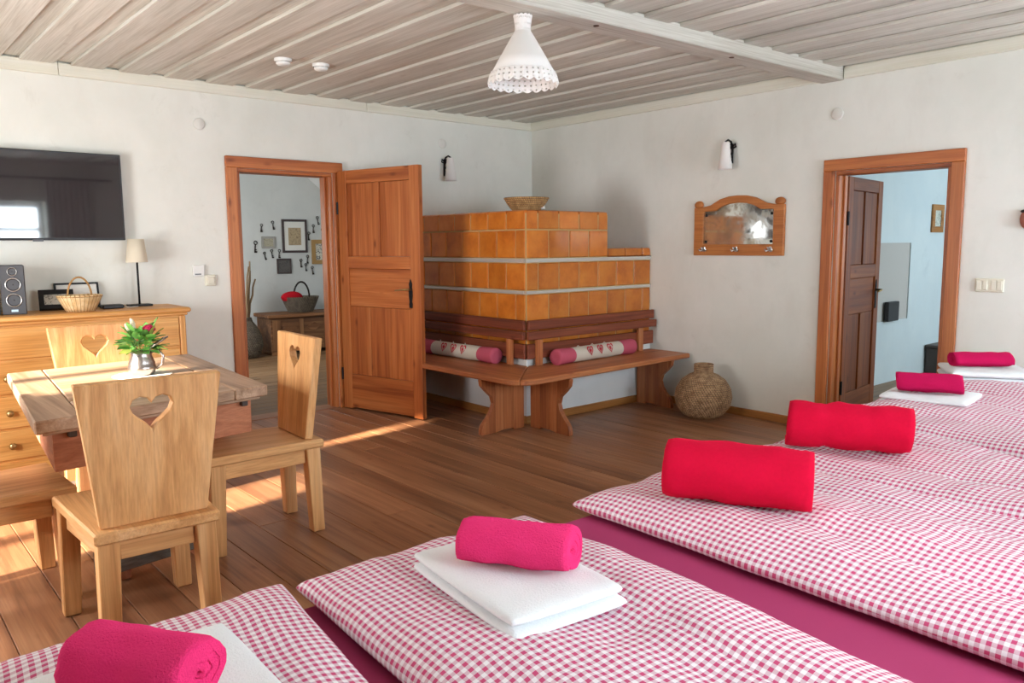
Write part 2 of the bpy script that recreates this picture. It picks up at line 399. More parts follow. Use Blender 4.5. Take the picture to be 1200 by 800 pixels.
# ceiling: overlapping limewashed boards, running front to back
ce = struct(MB().box(XL - .3, .4, YF - .3, .4, 2.62, 2.75).obj('ceiling', flat('ceiling_deck', (.3, .28, .25), .9)), 'limewashed overlapping ceiling boards')
x = -6.47; pro = True
for w in [.165, .13] * 30:
    if x > .05: break
    h = .0 if pro else .022; e = .014 if pro else 0
    m = MB().box(-w / 2 - e, w / 2 + e, YF / 2, -YF / 2, 0, .02, .0015)
    m.obj('plank', W_ceil('Y'), ce, (x + w / 2, YF / 2, ZC + h + .001)); x += w; pro = not pro
bmz = 2.485
bm_ = struct(MB().box(XL, 0, -.085, .085, 0, 2.6 - bmz - .02, .006).obj('beam', W_beam('X'), None, (0, -3.145, bmz), (0, 0, math.radians(-2.0))), 'limewashed ceiling beam crossing to the right wall')
for bxx in (-1.2, -2.35, -3.5): MB().lathe([(.0, 0), (.014, 0), (.017, .004)], 10, (bxx, -.02, -.003)).obj('peg', flat('rusty_nail', (.1, .05, .03), .7), bm_)
n = 0
def trim(label, m, mat):
    global n; n += 1
    return struct(m.obj('trim_%d' % (n + 1), mat), label)
for a, b in ((XL, -4.2), (-4.2, -1.9), (-1.9, -.03)):
    trim('cream painted cornice board along the television wall', MB().box(a + .001, b - .001, -.03, -.001, 2.492, 2.572, .004), W_cream('X'))
trim('cream cornice board of the right wall between corner and beam', MB().box(-.03, -.001, -3.06, -.002, 2.492, 2.572, .004), W_cream('Y'))
trim('cream cornice board of the right wall beyond the beam', MB().box(-.03, -.001, YF, -3.235, 2.492, 2.572, .004), W_cream('Y'))
# skirting boards
def skirt(side, m, ax, label): struct(m.obj('baseboard_' + side, W_skirt(ax)), label)
skirt('right', bx(-.022, -.001, D2[0] + .085, -1.56, 0, .06, .003), 'Y', 'narrow pine skirting board beside the wicker jar')
skirt('right_front', bx(-.022, -.001, YF, D2[1] - .085, 0, .06, .003), 'Y', 'narrow pine skirting board behind the beds')
skirt('back', bx(-3.53, D1[0] - .085, -.022, -.001, 0, .06, .003), 'X', 'narrow pine skirting board between sideboard and door')
skirt('back_right', bx(D1[1] + .085, -1.5, -.022, -.001, 0, .06, .003), 'X', 'narrow pine skirting board behind the open door')

# door casings and linings
def casing(name, label, W0, W1, top, cw, axis, thick, depth):
    """frame in local coords: u along the wall from W0 to W1, face at v=0 (room side is -v)"""
    r = struct(link(name, None), label)
    def B(u0, u1, v0, v1, z0, z1, nm, ax, bev=.004):
        m = MB().box(u0, u1, v0, v1, z0, z1, bev) if axis == 'x' else MB().box(v0, v1, u0, u1, z0, z1, bev)
        g = ax if ax == 'Z' else ('X' if axis == 'x' else 'Y'); m.obj(nm, W_door(g), r)
    B(W0 - cw, W0, -thick, -.001, 0, top, 'stile', 'Z'); B(W1, W1 + cw, -thick, -.001, 0, top, 'stile', 'Z')
    B(W0 - cw, W1 + cw, -thick, -.001, top + .0005, top + cw, 'head', 'U')
    B(W0 + .0, W0 + .028, -.0, depth, 0, top - .028, 'jamb', 'Z'); B(W1 - .028, W1, -.0, depth, 0, top - .028, 'jamb', 'Z')
    B(W0, W1, -.0, depth, top - .028, top, 'soffit', 'U')
    for u0, u1 in ((W0 + .028, W0 + .043), (W1 - .043, W1 - .028)): B(u0, u1, .06, .09, 0, top - .028, 'stop', 'Z', .002)
    return r
casing('trim_20', 'orange-brown pine frame of the open left doorway', D1[0], D1[1], D1[2], .085, 'x', .028, WB)
casing('trim_21', 'pine frame of the doorway beside the beds', D2[1], D2[0], D2[2], .08, 'y', .028, WR)

def door_leaf(name, label, w, h, rows, mats, loc, rz, handle):
    """leaf: hinge edge at x=0, width along +x, face -y and +y; rows = list of (z0,z1,[columns],grain)"""
    r = struct(link(name, None, None, loc, (0, 0, rz)), label); t = .045; sw = .1
    for x0, x1 in ((0, sw), (w - sw, w)): bx(x0, x1, -t / 2, t / 2, .008, h, bev=.003).obj('stile', mats('Z'), r)
    for z0, z1, kind in rows:
        if kind == 'rail': bx(sw + .0005, w - sw - .0005, -t / 2 + .001, t / 2 - .001, z0, z1, bev=.003).obj('rail', mats('X'), r)
        elif kind == 'wide': bx(sw + .0005, w - sw - .0005, -t / 2 + .012, t / 2 - .012, z0, z1, bev=.004).obj('panel', mats('X'), r)
        elif kind == 'two':
            c = w / 2; bx(c - .022, c + .022, -t / 2 + .001, t / 2 - .001, z0, z1, bev=.003).obj('mullion', mats('Z'), r)
            for x0, x1 in ((sw, c - .022), (c + .022, w - sw)): bx(x0 + .0005, x1 - .0005, -t / 2 + .012, t / 2 - .012, z0, z1, bev=.004).obj('panel', mats('Z'), r)
        elif kind == 'boards':
            k = 3; ww = (w - 2 * sw) / k
            for j in range(k): bx(sw + j * ww + .0007, sw + (j + 1) * ww - .0007, -t / 2 + .008 + .002 * (j % 2), t / 2 - .01, z0, z1, bev=.003).obj('panel', mats('Z'), r)
    for sgn in (-1, 1):
        hx, hz = handle; y0 = sgn * t / 2
        pts = [(-.014, -.1), (.014, -.1), (.017, -.07), (.012, -.05), (.018, -.015), (.018, .03), (.012, .06), (.017, .085), (.0, .125), (-.017, .085), (-.012, .06), (-.018, .03), (-.018, -.015), (-.012, -.05), (-.017, -.07)]
        pl = MB().prism([(hx + a, hz + b) for a, b in pts], y0, y0 + sgn * .006).obj('handle_plate', M['black'], r)
        MB().tube([(hx, y0 + sgn * .005, hz + .045), (hx, y0 + sgn * .05, hz + .045), (hx - .03, y0 + sgn * .055, hz + .044), (hx - .12, y0 + sgn * .052, hz + .035)], .009, 8, .006).obj('handle', M['brass'], pl)
    for z in (.3, h - .3): MB().lathe([(.009, -.05), (.009, .05)], 10, (-.004, -t / 2 - .002, z)).obj('hinge', M['black'], r)
    return r
rows1 = [(.02, .302, 'rail'), (.303, .872, 'boards'), (.873, 1.185, 'wide'), (1.186, 1.283, 'rail'), (1.284, 1.87, 'two'), (1.871, 1.978, 'rail')]
door_leaf('door_1', 'orange-brown pine door standing open beside the tiled stove', .895, 1.978, rows1, W_door, (-2.195, -.05, 0), math.atan2(-.871, .212), (.795, .985))
rows2 = [(.02, .24, 'rail'), (.241, .83, 'two'), (.831, 1.1, 'wide'), (1.101, 1.2, 'rail'), (1.201, 1.745, 'two'), (1.746, 1.84, 'rail')]
door_leaf('door_2', 'dark brown panelled door opening into the room beside the beds', .765, 1.84, rows2, W_dark, (WR + .01, -3.205, 0), math.radians(7.5), (.69, .95))

# ---- hall behind the back wall
hf = struct(bx(-3.9, 1.6, WB, 4.1, -.16, -.03).obj('floor_hall', bpy.data.materials['subfloor']), 'floorboards of the hall')
y = WB
while y < 3.95:
    w = random.uniform(.13, .19); cut = random.uniform(-2.2, .6)
    for a, b in ((-3.85, cut), (cut, 1.5)):
        bx(-(b - a) / 2 + .001, (b - a) / 2 - .001, -w / 2 + .002, w / 2 - .002, -.03, random.uniform(-.002, 0), bev=.002).obj('plank', W_hfloor('X'), hf, ((a + b) / 2, y + w / 2, 0))
    y += w
struct(bx(-3.9, 1.6, 3.95, 4.15, 0, 2.7).obj('wall_hall_far', M['hall_plaster']), 'grey-white hall wall hung with frames and keys')
struct(bx(1.5, 1.7, WB, 3.95, 0, 2.7).obj('wall_hall_right', M['hall_plaster']), 'hall side wall')
struct(bx(-3.9, -3.7, WB, 3.95, 0, 2.7).obj('wall_hall_left', M['hall_plaster']), 'hall window wall')
struct(bx(-3.9, 1.7, WB, 4.1, 2.6, 2.75).obj('ceiling_hall', M['hall_plaster']), 'hall ceiling')
struct(MB().prism([(-.9, 2.6), (.1, 1.82), (1.5, 1.82), (1.5, 2.6)], 3.2, 3.94, 'Y').obj('trim_30', flat('white_soffit', (.85, .85, .83), .8)), 'white sloping underside of the stair in the hall')
# ---- side room behind the right wall
struct(bx(WR, 4.6, -2.6, -2.4, 0, 2.7).obj('wall_side_room', M['plaster_skylight_tint']), 'pale wall of the side room with a shallow niche')
struct(bx(4.5, 4.7, -6.2, -2.6, 0, 2.7).obj('wall_side_room_right', M['plaster_skylight_tint']), 'end wall of the side room')
struct(bx(WR, 4.6, -6.3, -6.1, 0, 2.7).obj('wall_side_room_front', M['plaster_skylight_tint']), 'window wall of the side room')
struct(bx(WR, 4.7, -6.3, -2.4, 2.6, 2.75).obj('ceiling_side_room', M['plaster_skylight_tint']), 'side room ceiling')
struct(bx(WR, 4.7, -6.3, -2.4, -.12, 0).obj('floor_side_room', W_hfloor('X')), 'side room floor')
nr = struct(MB().prism([(1.55, .59), (2.72, .59), (2.72, 1.38), (1.55, 1.38)], -2.615, -2.6, 'Y', hole=[(1.57, .61), (2.70, .61), (2.70, 1.36), (1.57, 1.36)]).obj('trim_31', M['plaster_skylight_tint']), 'shallow niche surround in the side room wall')
bx(1.57, 2.70, -2.604, -2.6, .61, 1.36).obj('niche_back', flat('grey_niche', (.5, .49, .46), .9), nr)
tag(bx(2.17, 2.40, -2.66, -2.617, .612, .80, bev=.006).obj('black_box', M['blackmatt']), 'small black box standing at the foot of the wall niche', 'box')
t = thing('cabinet', 'dark low cabinet against the pale side room wall', 'cabinet', (3.62, -2.78, 0))
bx(-.42, .42, -.16, .17, 0, .27, bev=.008).obj('body', flat('dark_cabinet', (.09, .07, .06), .5), t); bx(-.44, .44, -.18, .17, .271, .3, bev=.005).obj('top', bpy.data.materials['dark_cabinet'], t)

# ================================================================ tiled stove
stv = thing('tiled_stove', 'tall amber tiled corner stove on a white plastered base', 'stove')
SA, SB = -1.445, -1.525
core = MB().box(SA - .008, -.002, SB - .008, -.002, .5, 1.262); core.box(SA - .008, -.553, SB - .008, -.002, 1.262, 1.605)
core.obj('core', M['grout'], stv)
MB().box(-1.47, -.002, -1.55, -.002, 0, .5, .006).obj('base', M['base_plaster'], stv)
bx(-1.485, -.023, -1.568, -1.551, 0, .06, bev=.003).obj('skirting', W_skirt('X'), stv); bx(-1.488, -1.471, -1.55, -.003, 0, .06, bev=.003).obj('skirting', W_skirt('Y'), stv)
tile_cache = {}
def tile(face, s0, s1, z0, z1, rounded=False, worn=False):
    """s measured from the outer corner along the face"""
    g = .0042; w = s1 - s0; h = z1 - z0; key = (face, round(w, 4), round(h, 4), rounded, worn)
    if key not in tile_cache:
        m = MB(); m.box(-w / 2 + g, w / 2 - g, -.016, .02, -h / 2 + g, h / 2 - g, .006)
        if rounded:   # upper edge rolls back to the top
            for v in m.bm.verts:
                if v.co.z > h / 2 - .02 and v.co.y < 0: v.co.y += .005
                elif v.co.z > h / 2 - .02: v.co.z += .004
        if face == 'L': m.tf(RZ(-PI / 2))
        tile_cache[key] = m.mesh('tile', M['tile_worn'] if worn else M['tile'])
    c = (SA + (s0 + s1) / 2, SB, (z0 + z1) / 2) if face == 'R' else (SA, SB + (s0 + s1) / 2, (z0 + z1) / 2)
    link('tile', tile_cache[key], stv, c)
P = .2225
def course(face, z0, z1, half, end, **kw):
    s = 0; first = True
    while s < end - .02:
        w = P / 2 if (first and half) else P
        e = min(s + w, end)
        if end - e < .03: e = end
        tile(face, -.009 if first and face == 'R' else s, e, z0, z1, **kw); s = e; first = False
EL, ER, EU = -SB - .002, -SA - .002, -.553 - SA
for z0, z1, hR, up in ((.56, .775, True, 0), (.777, .993, False, 0), (1.019, 1.232, True, 0), (1.264, 1.481, False, 1), (1.483, 1.63, True, 1)):
    course('R', z0, z1, hR, EU if up else ER, rounded=(z1 > 1.6), worn=False)
    course('L', z0, z1, not hR, EL, rounded=(z1 > 1.6))
s = EU
for e in (EU + P, EU + 2 * P, ER): tile('R', s, e, 1.264, 1.336, True); s = e
tp = MB(); tp.box(-.55, -.003, SB + .02, -.003, 1.262, 1.33, .01); tp.obj('upper_ledge', M['tile_worn'], stv)
tp = MB(); tp.box(SA + .02, -.56, SB + .02, -.003, 1.6, 1.632, .006); tp.obj('top', M['tile_worn'], stv)
y0 = SB + .1
for yy in range(7):   # side of the upper block facing the right wall
    a, b = SB + .005 + yy * .217, SB + .005 + (yy + 1) * .217
    for z0, z1 in ((1.338, 1.481), (1.483, 1.62)): bx(-.556, -.545, a + .003, min(b, -.004) - .003, z0, z1, bev=.003).obj('tile', M['tile'], stv)
for z0, z1 in ((.993, 1.019), (1.232, 1.264)):
    bx(SA - .02, -.002, SB - .021, SB + .01, z0 + .001, z1 - .001, bev=.002).obj('iron_band', M['iron_band'], stv)
    bx(SA - .021, SA + .01, SB + .011, -.002, z0 + .001, z1 - .001, bev=.002).obj('iron_band', M['iron_band'], stv)
# straw bowl on top
def ridged(pts, per, amp):
    out = []; 
    for (r0, z0), (r1, z1) in zip(pts, pts[1:]):
        d = math.hypot(r1 - r0, z1 - z0); k = max(1, round(d / per)); nx, nz = (z1 - z0) / d, -(r1 - r0) / d
        for i in range(k):
            for q, a in ((0, 0), (.25, .8), (.5, 1), (.75, .8)):
                u = (i + q) / k; out.append((max(.0005, r0 + (r1 - r0) * u + nx * a * amp), z0 + (z1 - z0) * u + nz * a * amp))
    out.append(pts[-1]); return out
m = MB(); m.vs = .25
pr_ = ridged([(.01, 0), (.105, 0), (.125, .02), (.15, .055), (.178, .1)], .017, .006)
m.lathe(pr_ + [(.168, .1), (.142, .055), (.115, .022), (.01, .018)], 40)
bo = tag(m.obj('straw_bowl', M['wicker_straw'], None, (-1.24, -1.30, 1.635)), 'coiled straw bowl standing on top of the tiled stove', 'bowl')
bx(.05, .09, -.115, -.105, .012, .045).obj('tag', M['paper'], bo)

# ================================================================ corner bench
bn = thing('corner_bench', 'reddish pine corner bench wrapped around the tiled stove', 'bench')
zs0, zs1 = .415, .455
# seat boards: mitred at a rounded outer corner
def arc(cx, cy, r, a0, a1, k=6): return [(cx + r * math.cos(a0 + (a1 - a0) * i / k), cy + r * math.sin(a0 + (a1 - a0) * i / k)) for i in range(k + 1)]
rc = .16; ox, oy = -2.005, -2.07
A = arc(ox + rc, oy + rc, rc, PI, 1.25 * PI); B = arc(ox + rc, oy + rc, rc, 1.25 * PI, 1.5 * PI)
MB().prism([(-1.49, -.03), (ox + .005, -.03)] + A + [(-1.49, -1.58)], zs0, zs1, 'Z', bev=.008).obj('seat', W_bench('Y'), bn)
MB().prism([(-1.487, -1.583)] + [(a + .002, b - .002) for a, b in B] + [(-.03, -2.0), (-.03, -1.56), (-1.45, -1.572)], zs0, zs1, 'Z', bev=.008).obj('seat', W_bench('X'), bn)
def wave_leg(n_boards, depth, mat):
    """leg panel in (u, z): u=0 at the wall side, wavy front edge at u~depth; returns board outlines"""
    fr = [(depth - .0, 0), (depth, .03), (depth - .012, .07), (depth - .06, .12), (depth - .1, .17), (depth - .115, .22), (depth - .1, .27), (depth - .045, .32), (depth - .008, .36), (depth, .4), (depth, .413)]
    us = [depth * i / n_boards for i in range(n_boards + 1)]; out = []
    for i in range(n_boards):
        u0, u1 = us[i] + .0007, us[i + 1] - .0007
        if i == n_boards - 1: out.append([(u0 if u0 < depth - .13 else depth - .13, .0), *fr, (u0 if u0 < depth - .13 else depth - .13, .413)])
        else:
            u1 = min(u1, depth - .1315); z0 = .0 if i in (0,) else .012; out.append([(u0, z0), (u1, z0 if i < n_boards - 2 else 0), (u1, .413), (u0, .413)])
    return [o for o in out if o[1][0] - o[0][0] > .01 or len(o) > 4]
def leg_at(kind, pos, start, depth):
    r = link('leg', None, bn); 
    for o in wave_leg(4, depth, 0):
        m = MB()
        if kind == 'L': m.prism([(start - u, z) for u, z in o], pos - .02, pos + .02, 'Y', bev=.002)
        else: m.prism([(start - u, z) for u, z in o], pos - .02, pos + .02, 'X', bev=.002)
        m.obj('board', W_bench('Z'), r)
leg_at('L', -1.60, -1.56, .41); leg_at('R', -1.50, -1.645, .415); leg_at('R', -.19, -1.575, .37); leg_at('L', -.17, -1.50, .40)
for z0, z1, off, th in ((.725, .8, .0, .03), (.655, .718, .02, .035), (.505, .62, .0, .022)):
    bx(SA - .05 - off, -.02 + off * .2, SB - .05 - off - th, SB - .05 - off, z0, z1, bev=.005).obj('backrest_slat', W_slat('X'), bn)
    bx(SA - .05 - off - th, SA - .05 - off, SB - .049 - off, -.03, z0, z1, bev=.005).obj('backrest_slat', W_slat('Y'), bn)
for xx in (-1.4, -.22): bx(xx - .028, xx + .028, SB - .105, SB - .0725, .455, .654, bev=.004).obj('post', W_bench('Z'), bn)
for yy in (-1.43, -.14): bx(SA - .105, SA - .0725, yy - .028, yy + .028, .455, .654, bev=.004).obj('post', W_bench('Z'), bn)
# bolster cushions
def heart(w, h, k=10):
    pts = []
    for i in range(2 * k):
        a = 2 * PI * i / (2 * k); x = 16 * math.sin(a) ** 3; z = 13 * math.cos(a) - 5 * math.cos(2 * a) - 2 * math.cos(3 * a) - math.cos(4 * a)
        pts.append((x / 32 * w, (z + 2.5) / 29 * h))
    return pts
def bolster(label, c, L, rz, face):
    r = thing('bolster_cushion', label, 'cushion', c, rz, 'bolster cushions on the corner bench'); R = .058
    def wob(r_, z, a): return r_ * (1 + .02 * math.sin(3 * a + z * 20) + .015 * math.sin(z * 55)), z
    ax = RY(PI / 2)
    MB().lathe([(R, -L * .31), (R * 1.03, -L * .15), (R * .99, 0), (R * 1.03, L * .15), (R, L * .31)], 24, axis=ax, wob=wob).tf(T((0, 0, R))).obj('cover', M['linen'], r)
    for s_ in (-1, 1):
        MB().lathe([(R * 1.0, s_ * L * .31), (R * 1.06, s_ * L * .4), (R * 1.1, s_ * L * .485), (R * 1.02, s_ * L * .5), (R * .5, s_ * L * .496), (.0004, s_ * L * .494)], 24, axis=ax, wob=wob).tf(T((0, 0, R))).obj('end_cap', M['rosecloth'], r)
    for u in (-.13, 0, .13):      # embroidered hearts: flat stitched outlines following the roll
        for sc, hole in ((1, .72), (.45, None)):
            m = MB(); o = heart(.072 * sc, .08 * sc); m.prism(o, 0, .0012, 'Y', hole=None if hole is None else [(a * hole, b * hole) for a, b in o])
            m.tf(T((0, -R * 1.035, 0))); m.tf(RX(math.radians(-22))); m.tf(T((u * L * 1.0, 0, R))).obj('heart', M['red_print'], r)
    for u in (-.24, -.06, .1): MB().tube([(u * L, .0, 2 * R), (u * L + .006, -.008, 2 * R + .012), (u * L + .014, -.012, 2 * R + .004)], .003, 5).obj('tie', M['paper'], r)
    return r
bolster('linen bolster cushion with red hearts on the bench near the door', (-1.605, -.86, .456), .93, math.radians(-87) + 0, 0)
bolster('linen bolster cushion with red hearts on the bench near the wicker jar', (-.84, -1.675, .456), .94, math.radians(3), 0)

# wicker jar
m = MB(); m.vs = .25
prof = [(.01, 0), (.10, 0), (.16, .03), (.205, .09), (.222, .16), (.21, .23), (.17, .295), (.115, .335), (.078, .35), (.072, .36), (.074, .425)]
m.lathe(ridged(prof, .0145, .004) + [(.064, .425), (.062, .35), (.01, .34)], 56)
t = tag(m.obj('wicker_jar', M['wicker_dark'], None, (-.27, -2.31, 0)), 'round brown wicker jar on the floor at the end of the bench', 'jar')

# ================================================================ sideboard
sb = thing('sideboard', 'honey pine chest of drawers under the television', 'sideboard', (-4.33, 0, 0))
hw = .71; dp = .43
bx(-hw, hw, -dp, -.004, .03, .925, bev=.004).obj('body', W_side('X'), sb)
MB().box(-hw - .03, hw + .03, -dp - .05, -.004, .928, .962, .01).obj('top', W_side('X'), sb)
bx(-hw - .012, hw + .012, -dp - .03, -.006, .908, .9275, bev=.006).obj('cornice', W_side('X'), sb)
bx(-hw - .02, hw + .02, -dp - .03, -.004, 0, .07, bev=.006).obj('plinth', W_side('X'), sb)
for s_ in (-1, 1):
    bx(s_ * (hw - .02) - .02, s_ * (hw - .02) + .02, -dp - .016, -dp - .0005, .071, .907, bev=.006).obj('pilaster', W_side('Z'), sb)
for z0, z1 in ((.70, .895), (.49, .685), (.28, .475), (.085, .265)):
    d = bx(-hw + .045, hw - .045, -dp - .014, -dp - .0005, z0, z1, bev=.005).obj('drawer', W_side('X'), sb)
    if z0 < .6:
        for xx in (-.36, .36):
            MB().lathe([(.006, 0), (.006, .014), (.02, .022), (.021, .03), (.012, .037), (.001, .038)], 14, axis=RX(PI / 2)).tf(T((xx, -dp - .013, (z0 + z1) / 2))).obj('knob', M['brass'], d)

# table lamp, basket, frames, speakers, router on the sideboard
ZS = .9625
t = thing('table_lamp', 'slim black table lamp with beige conical shade on the sideboard', 'lamp', (-3.82, -.12, ZS))
bx(-.075, .075, -.05, .05, 0, .014, bev=.003).obj('base', M['black'], t); MB().tube([(0, 0, .012), (0, 0, .33)], .007, 10).obj('pole', M['black'], t)
m = MB(); m.lathe([(.071, .305), (.052, .465), (.05, .465), (.069, .305)], 36); m.obj('lamp_shade', M['shade'], t)
t = thing('wicker_basket', 'small pale wicker basket with hoop handle on the sideboard', 'basket', (-4.235, -.32, ZS), math.radians(12))
m = MB(); N = 30
def wob(r_, z, a): return r_ * (1 + .03 * math.cos(N * a)), z
m.lathe([(.001, 0), (.085, 0), (.1, .03), (.118, .065), (.135, .1), (.128, .1), (.11, .065), (.09, .02), (.001, .014)], N * 4, sx=1.0, sy=.75, wob=wob); m.obj('body', M['wicker_light'], t)
m = MB(); m.lathe([(.137, .094), (.14, .1), (.137, .106), (.128, .106), (.126, .1)], 48, sx=1, sy=.75); m.obj('rim', M['wicker_light'], t)
MB().tube([(-.075 * math.cos(a), 0, .09 + .13 * math.sin(a)) for a in [PI * i / 16 for i in range(17)]], .006, 8).obj('handle', M['wicker_light'], t)
def pframe(name, label, c, w, h, rx, rz, fm, fw, inner, cat='picture', bd=.02):
    r = thing(name, label, cat, c, rz); r.rotation_euler = (rx, 0, rz)
    MB().prism([(-w / 2, 0), (w / 2, 0), (w / 2, h), (-w / 2, h)], -bd, 0, 'Y', hole=[(-w / 2 + fw, fw), (w / 2 - fw, fw), (w / 2 - fw, h - fw), (-w / 2 + fw, h - fw)], bev=.002).obj('frame', fm, r)
    bx(-w / 2 + fw * .7, w / 2 - fw * .7, -bd * .55, -.002, fw * .7, h - fw * .7).obj('print', inner, r)
    return r
def print_mat(name, bg, ink, scale, margin=None):
    t = NT(name); v = t.coord((scale, scale, scale)); n = t.noise(v, 1, 5, .7, 1.5)
    t.col(t.mix(t.ramp(n, [(.52, (0, 0, 0)), (.6, (1, 1, 1))]), bg, ink)); t.rough(.3); return t.m
pframe('picture_frame', 'black picture frame with grey print leaning on the sideboard', (-4.345, -.20, ZS + .005), .2, .14, math.radians(-32), math.radians(-8), M['black'], .03, print_mat('grey_print', 'b9b4a8', '6a675f', 40), bd=.03)
pframe('picture_frame', 'thin black frame with white sheet leaning on the wall behind the basket', (-4.19, -.045, ZS + .004), .27, .17, math.radians(-10), 0, M['black'], .012, M['paper'])
t = thing('router', 'flat black device with grey cable between basket and table lamp', 'device', (-4.01, -.2, ZS))
bx(-.075, .055, -.05, .05, 0, .026, bev=.006).obj('body', M['blackmatt'], t)
MB().tube([(.05, -.03, .01), (.09, -.05, .005), (.13, -.02, .005), (.15, -.03, .005)], .004, 6).obj('cable', flat('grey_cable', (.45, .42, .36), .6), t)
sp = thing('loudspeaker', 'dark grey three-way loudspeaker beside the picture frame on the sideboard', 'speaker', (-4.585, -.22, ZS), math.radians(-8), 'loudspeakers on the sideboard')
bx(-.065, .065, -.1, .1, 0, .305, bev=.006).obj('cabinet', M['greyplastic'], sp)
for z, r_ in ((.265, .026), (.185, .042), (.09, .042)):
    d = MB().lathe([(r_, 0), (r_, .004), (r_ * .85, .005), (r_ * .8, .0), (.3 * r_, -.008), (.28 * r_, -.004), (.001, .001)], 28, axis=RX(PI / 2)).tf(T((0, -.1005, z))).obj('driver', M['blackmatt'], sp)
    MB().lathe([(r_ * 1.0, .0035), (r_ * 1.02, .0055), (r_ * .9, .0065), (r_ * .88, .0045)], 28, axis=RX(PI / 2)).tf(T((0, -.1005, z))).obj('ring', M['steel'], d)
bx(-.018, .018, -.1025, -.1005, .018, .032).obj('pale_plate', flat('pale_blue', (.55, .75, .9), .3), sp)  # small pale blue plate low on the speaker front
c2 = copy_tree(sp); c2.location = (-4.735, -.2, ZS); c2.rotation_euler = (0, 0, 0); c2['label'] = 'dark grey loudspeaker cut by the picture edge on the sideboard'

# television
tv = thing('television', 'large black flat television mounted above the sideboard', 'television', (-4.4, -.045, 1.42))
bx(-.53, .53, -.025, .02, 0, .578, bev=.004).obj('cabinet', M['blackmatt'], tv)
bx(-.518, .518, -.0275, -.0255, .016, .566).obj('screen', M['screen'], tv)
bx(-.03, .03, -.03, -.0255, -.008, .006).obj('sensor', M['greyplastic'], tv); bx(-.2, .2, .02, .044, .15, .42).obj('wall_bracket', M['black'], tv)

# ================================================================ dining table and chairs
q = [Vector((-4.94, -2.78, 0)), Vector((-3.99, -2.61, 0)), Vector((-3.89, -1.29, 0)), Vector((-4.82, -1.40, 0))]   # NL NR FR FL
def bil(u, v, z): p = q[0] * (1 - u) * (1 - v) + q[1] * u * (1 - v) + q[2] * u * v + q[3] * (1 - u) * v; return Vector((p.x, p.y, z))
tb = thing('dining_table', 'rustic dining table with thick worn top beside the sideboard', 'table')
def slab(u0, u1, v0, v1, z0, z1, bev=.005): return MB().hexa([bil(u, v, z) for z in (z0, z1) for u, v in ((u0, v0), (u1, v0), (u1, v1), (u0, v1))], bev)
e = .0012
for u0, u1 in ((0, .17), (.83, 1)): slab(u0 + e, u1 - e, 0, 1, .70, .75, .006).obj('tabletop_plank', W_table('Y'), tb)
for i in range(4): slab(.17 + e, .83 - e, i / 4 + e, (i + 1) / 4 - e, .702, .749).obj('tabletop_plank', W_table('X'), tb)
for v in (.06, .94): slab(.03, .97, v - .035, v + .035, .685, .6995, .003).obj('batten', W_table('X'), tb)
for (a, b, c_, d_, ax) in ((.07, .945, .075, .1, 'X'), (.07, .945, .9, .925, 'X'), (.07, .1, .1005, .8995, 'Y'), (.915, .945, .1005, .8995, 'Y')):
    slab(a, b, c_, d_, .525, .684, .004).obj('apron', W_apron(ax), tb)
for u in (.14, .9): 
    p = bil(u, .075, .655); bx(p.x - .015, p.x + .015, p.y - .03, p.y + .0, p.z, p.z + .028, bev=.004).obj('peg', flat('dark_peg', (.06, .04, .03), .6), tb)
for u, v, su, sv in ((.34, .17, -1, -1), (.64, .17, 1, -1), (.64, .83, 1, 1), (.34, .83, -1, 1)):
    a = bil(u, v, .6); b = bil(u + su * .035, v + sv * .03, 0); w = .035
    MB().hexa([b + Vector(d) for d in ((-w, -w, 0), (w, -w, 0), (w, w, 0), (-w, w, 0))] + [a + Vector(d) for d in ((-w, -w, -.07), (w, -w, -.07), (w, w, -.07), (-w, w, -.07))], .005).obj('leg', W_apron('Z'), tb)
for a, b in (((.2, .11), (.735, .11)), ((.2, .89), (.735, .89))):
    A_, B_ = bil(*a, 0), bil(*b, 0)
    MB().hexa([Vector((A_.x, A_.y - .03, .05)), Vector((B_.x, B_.y - .03, .05)), Vector((B_.x, B_.y + .03, .05)), Vector((A_.x, A_.y + .03, .05)), Vector((A_.x, A_.y - .03, .17)), Vector((B_.x, B_.y - .03, .17)), Vector((B_.x, B_.y + .03, .17)), Vector((A_.x, A_.y + .03, .17))], .006).obj('stretcher', W_grey('X'), tb)

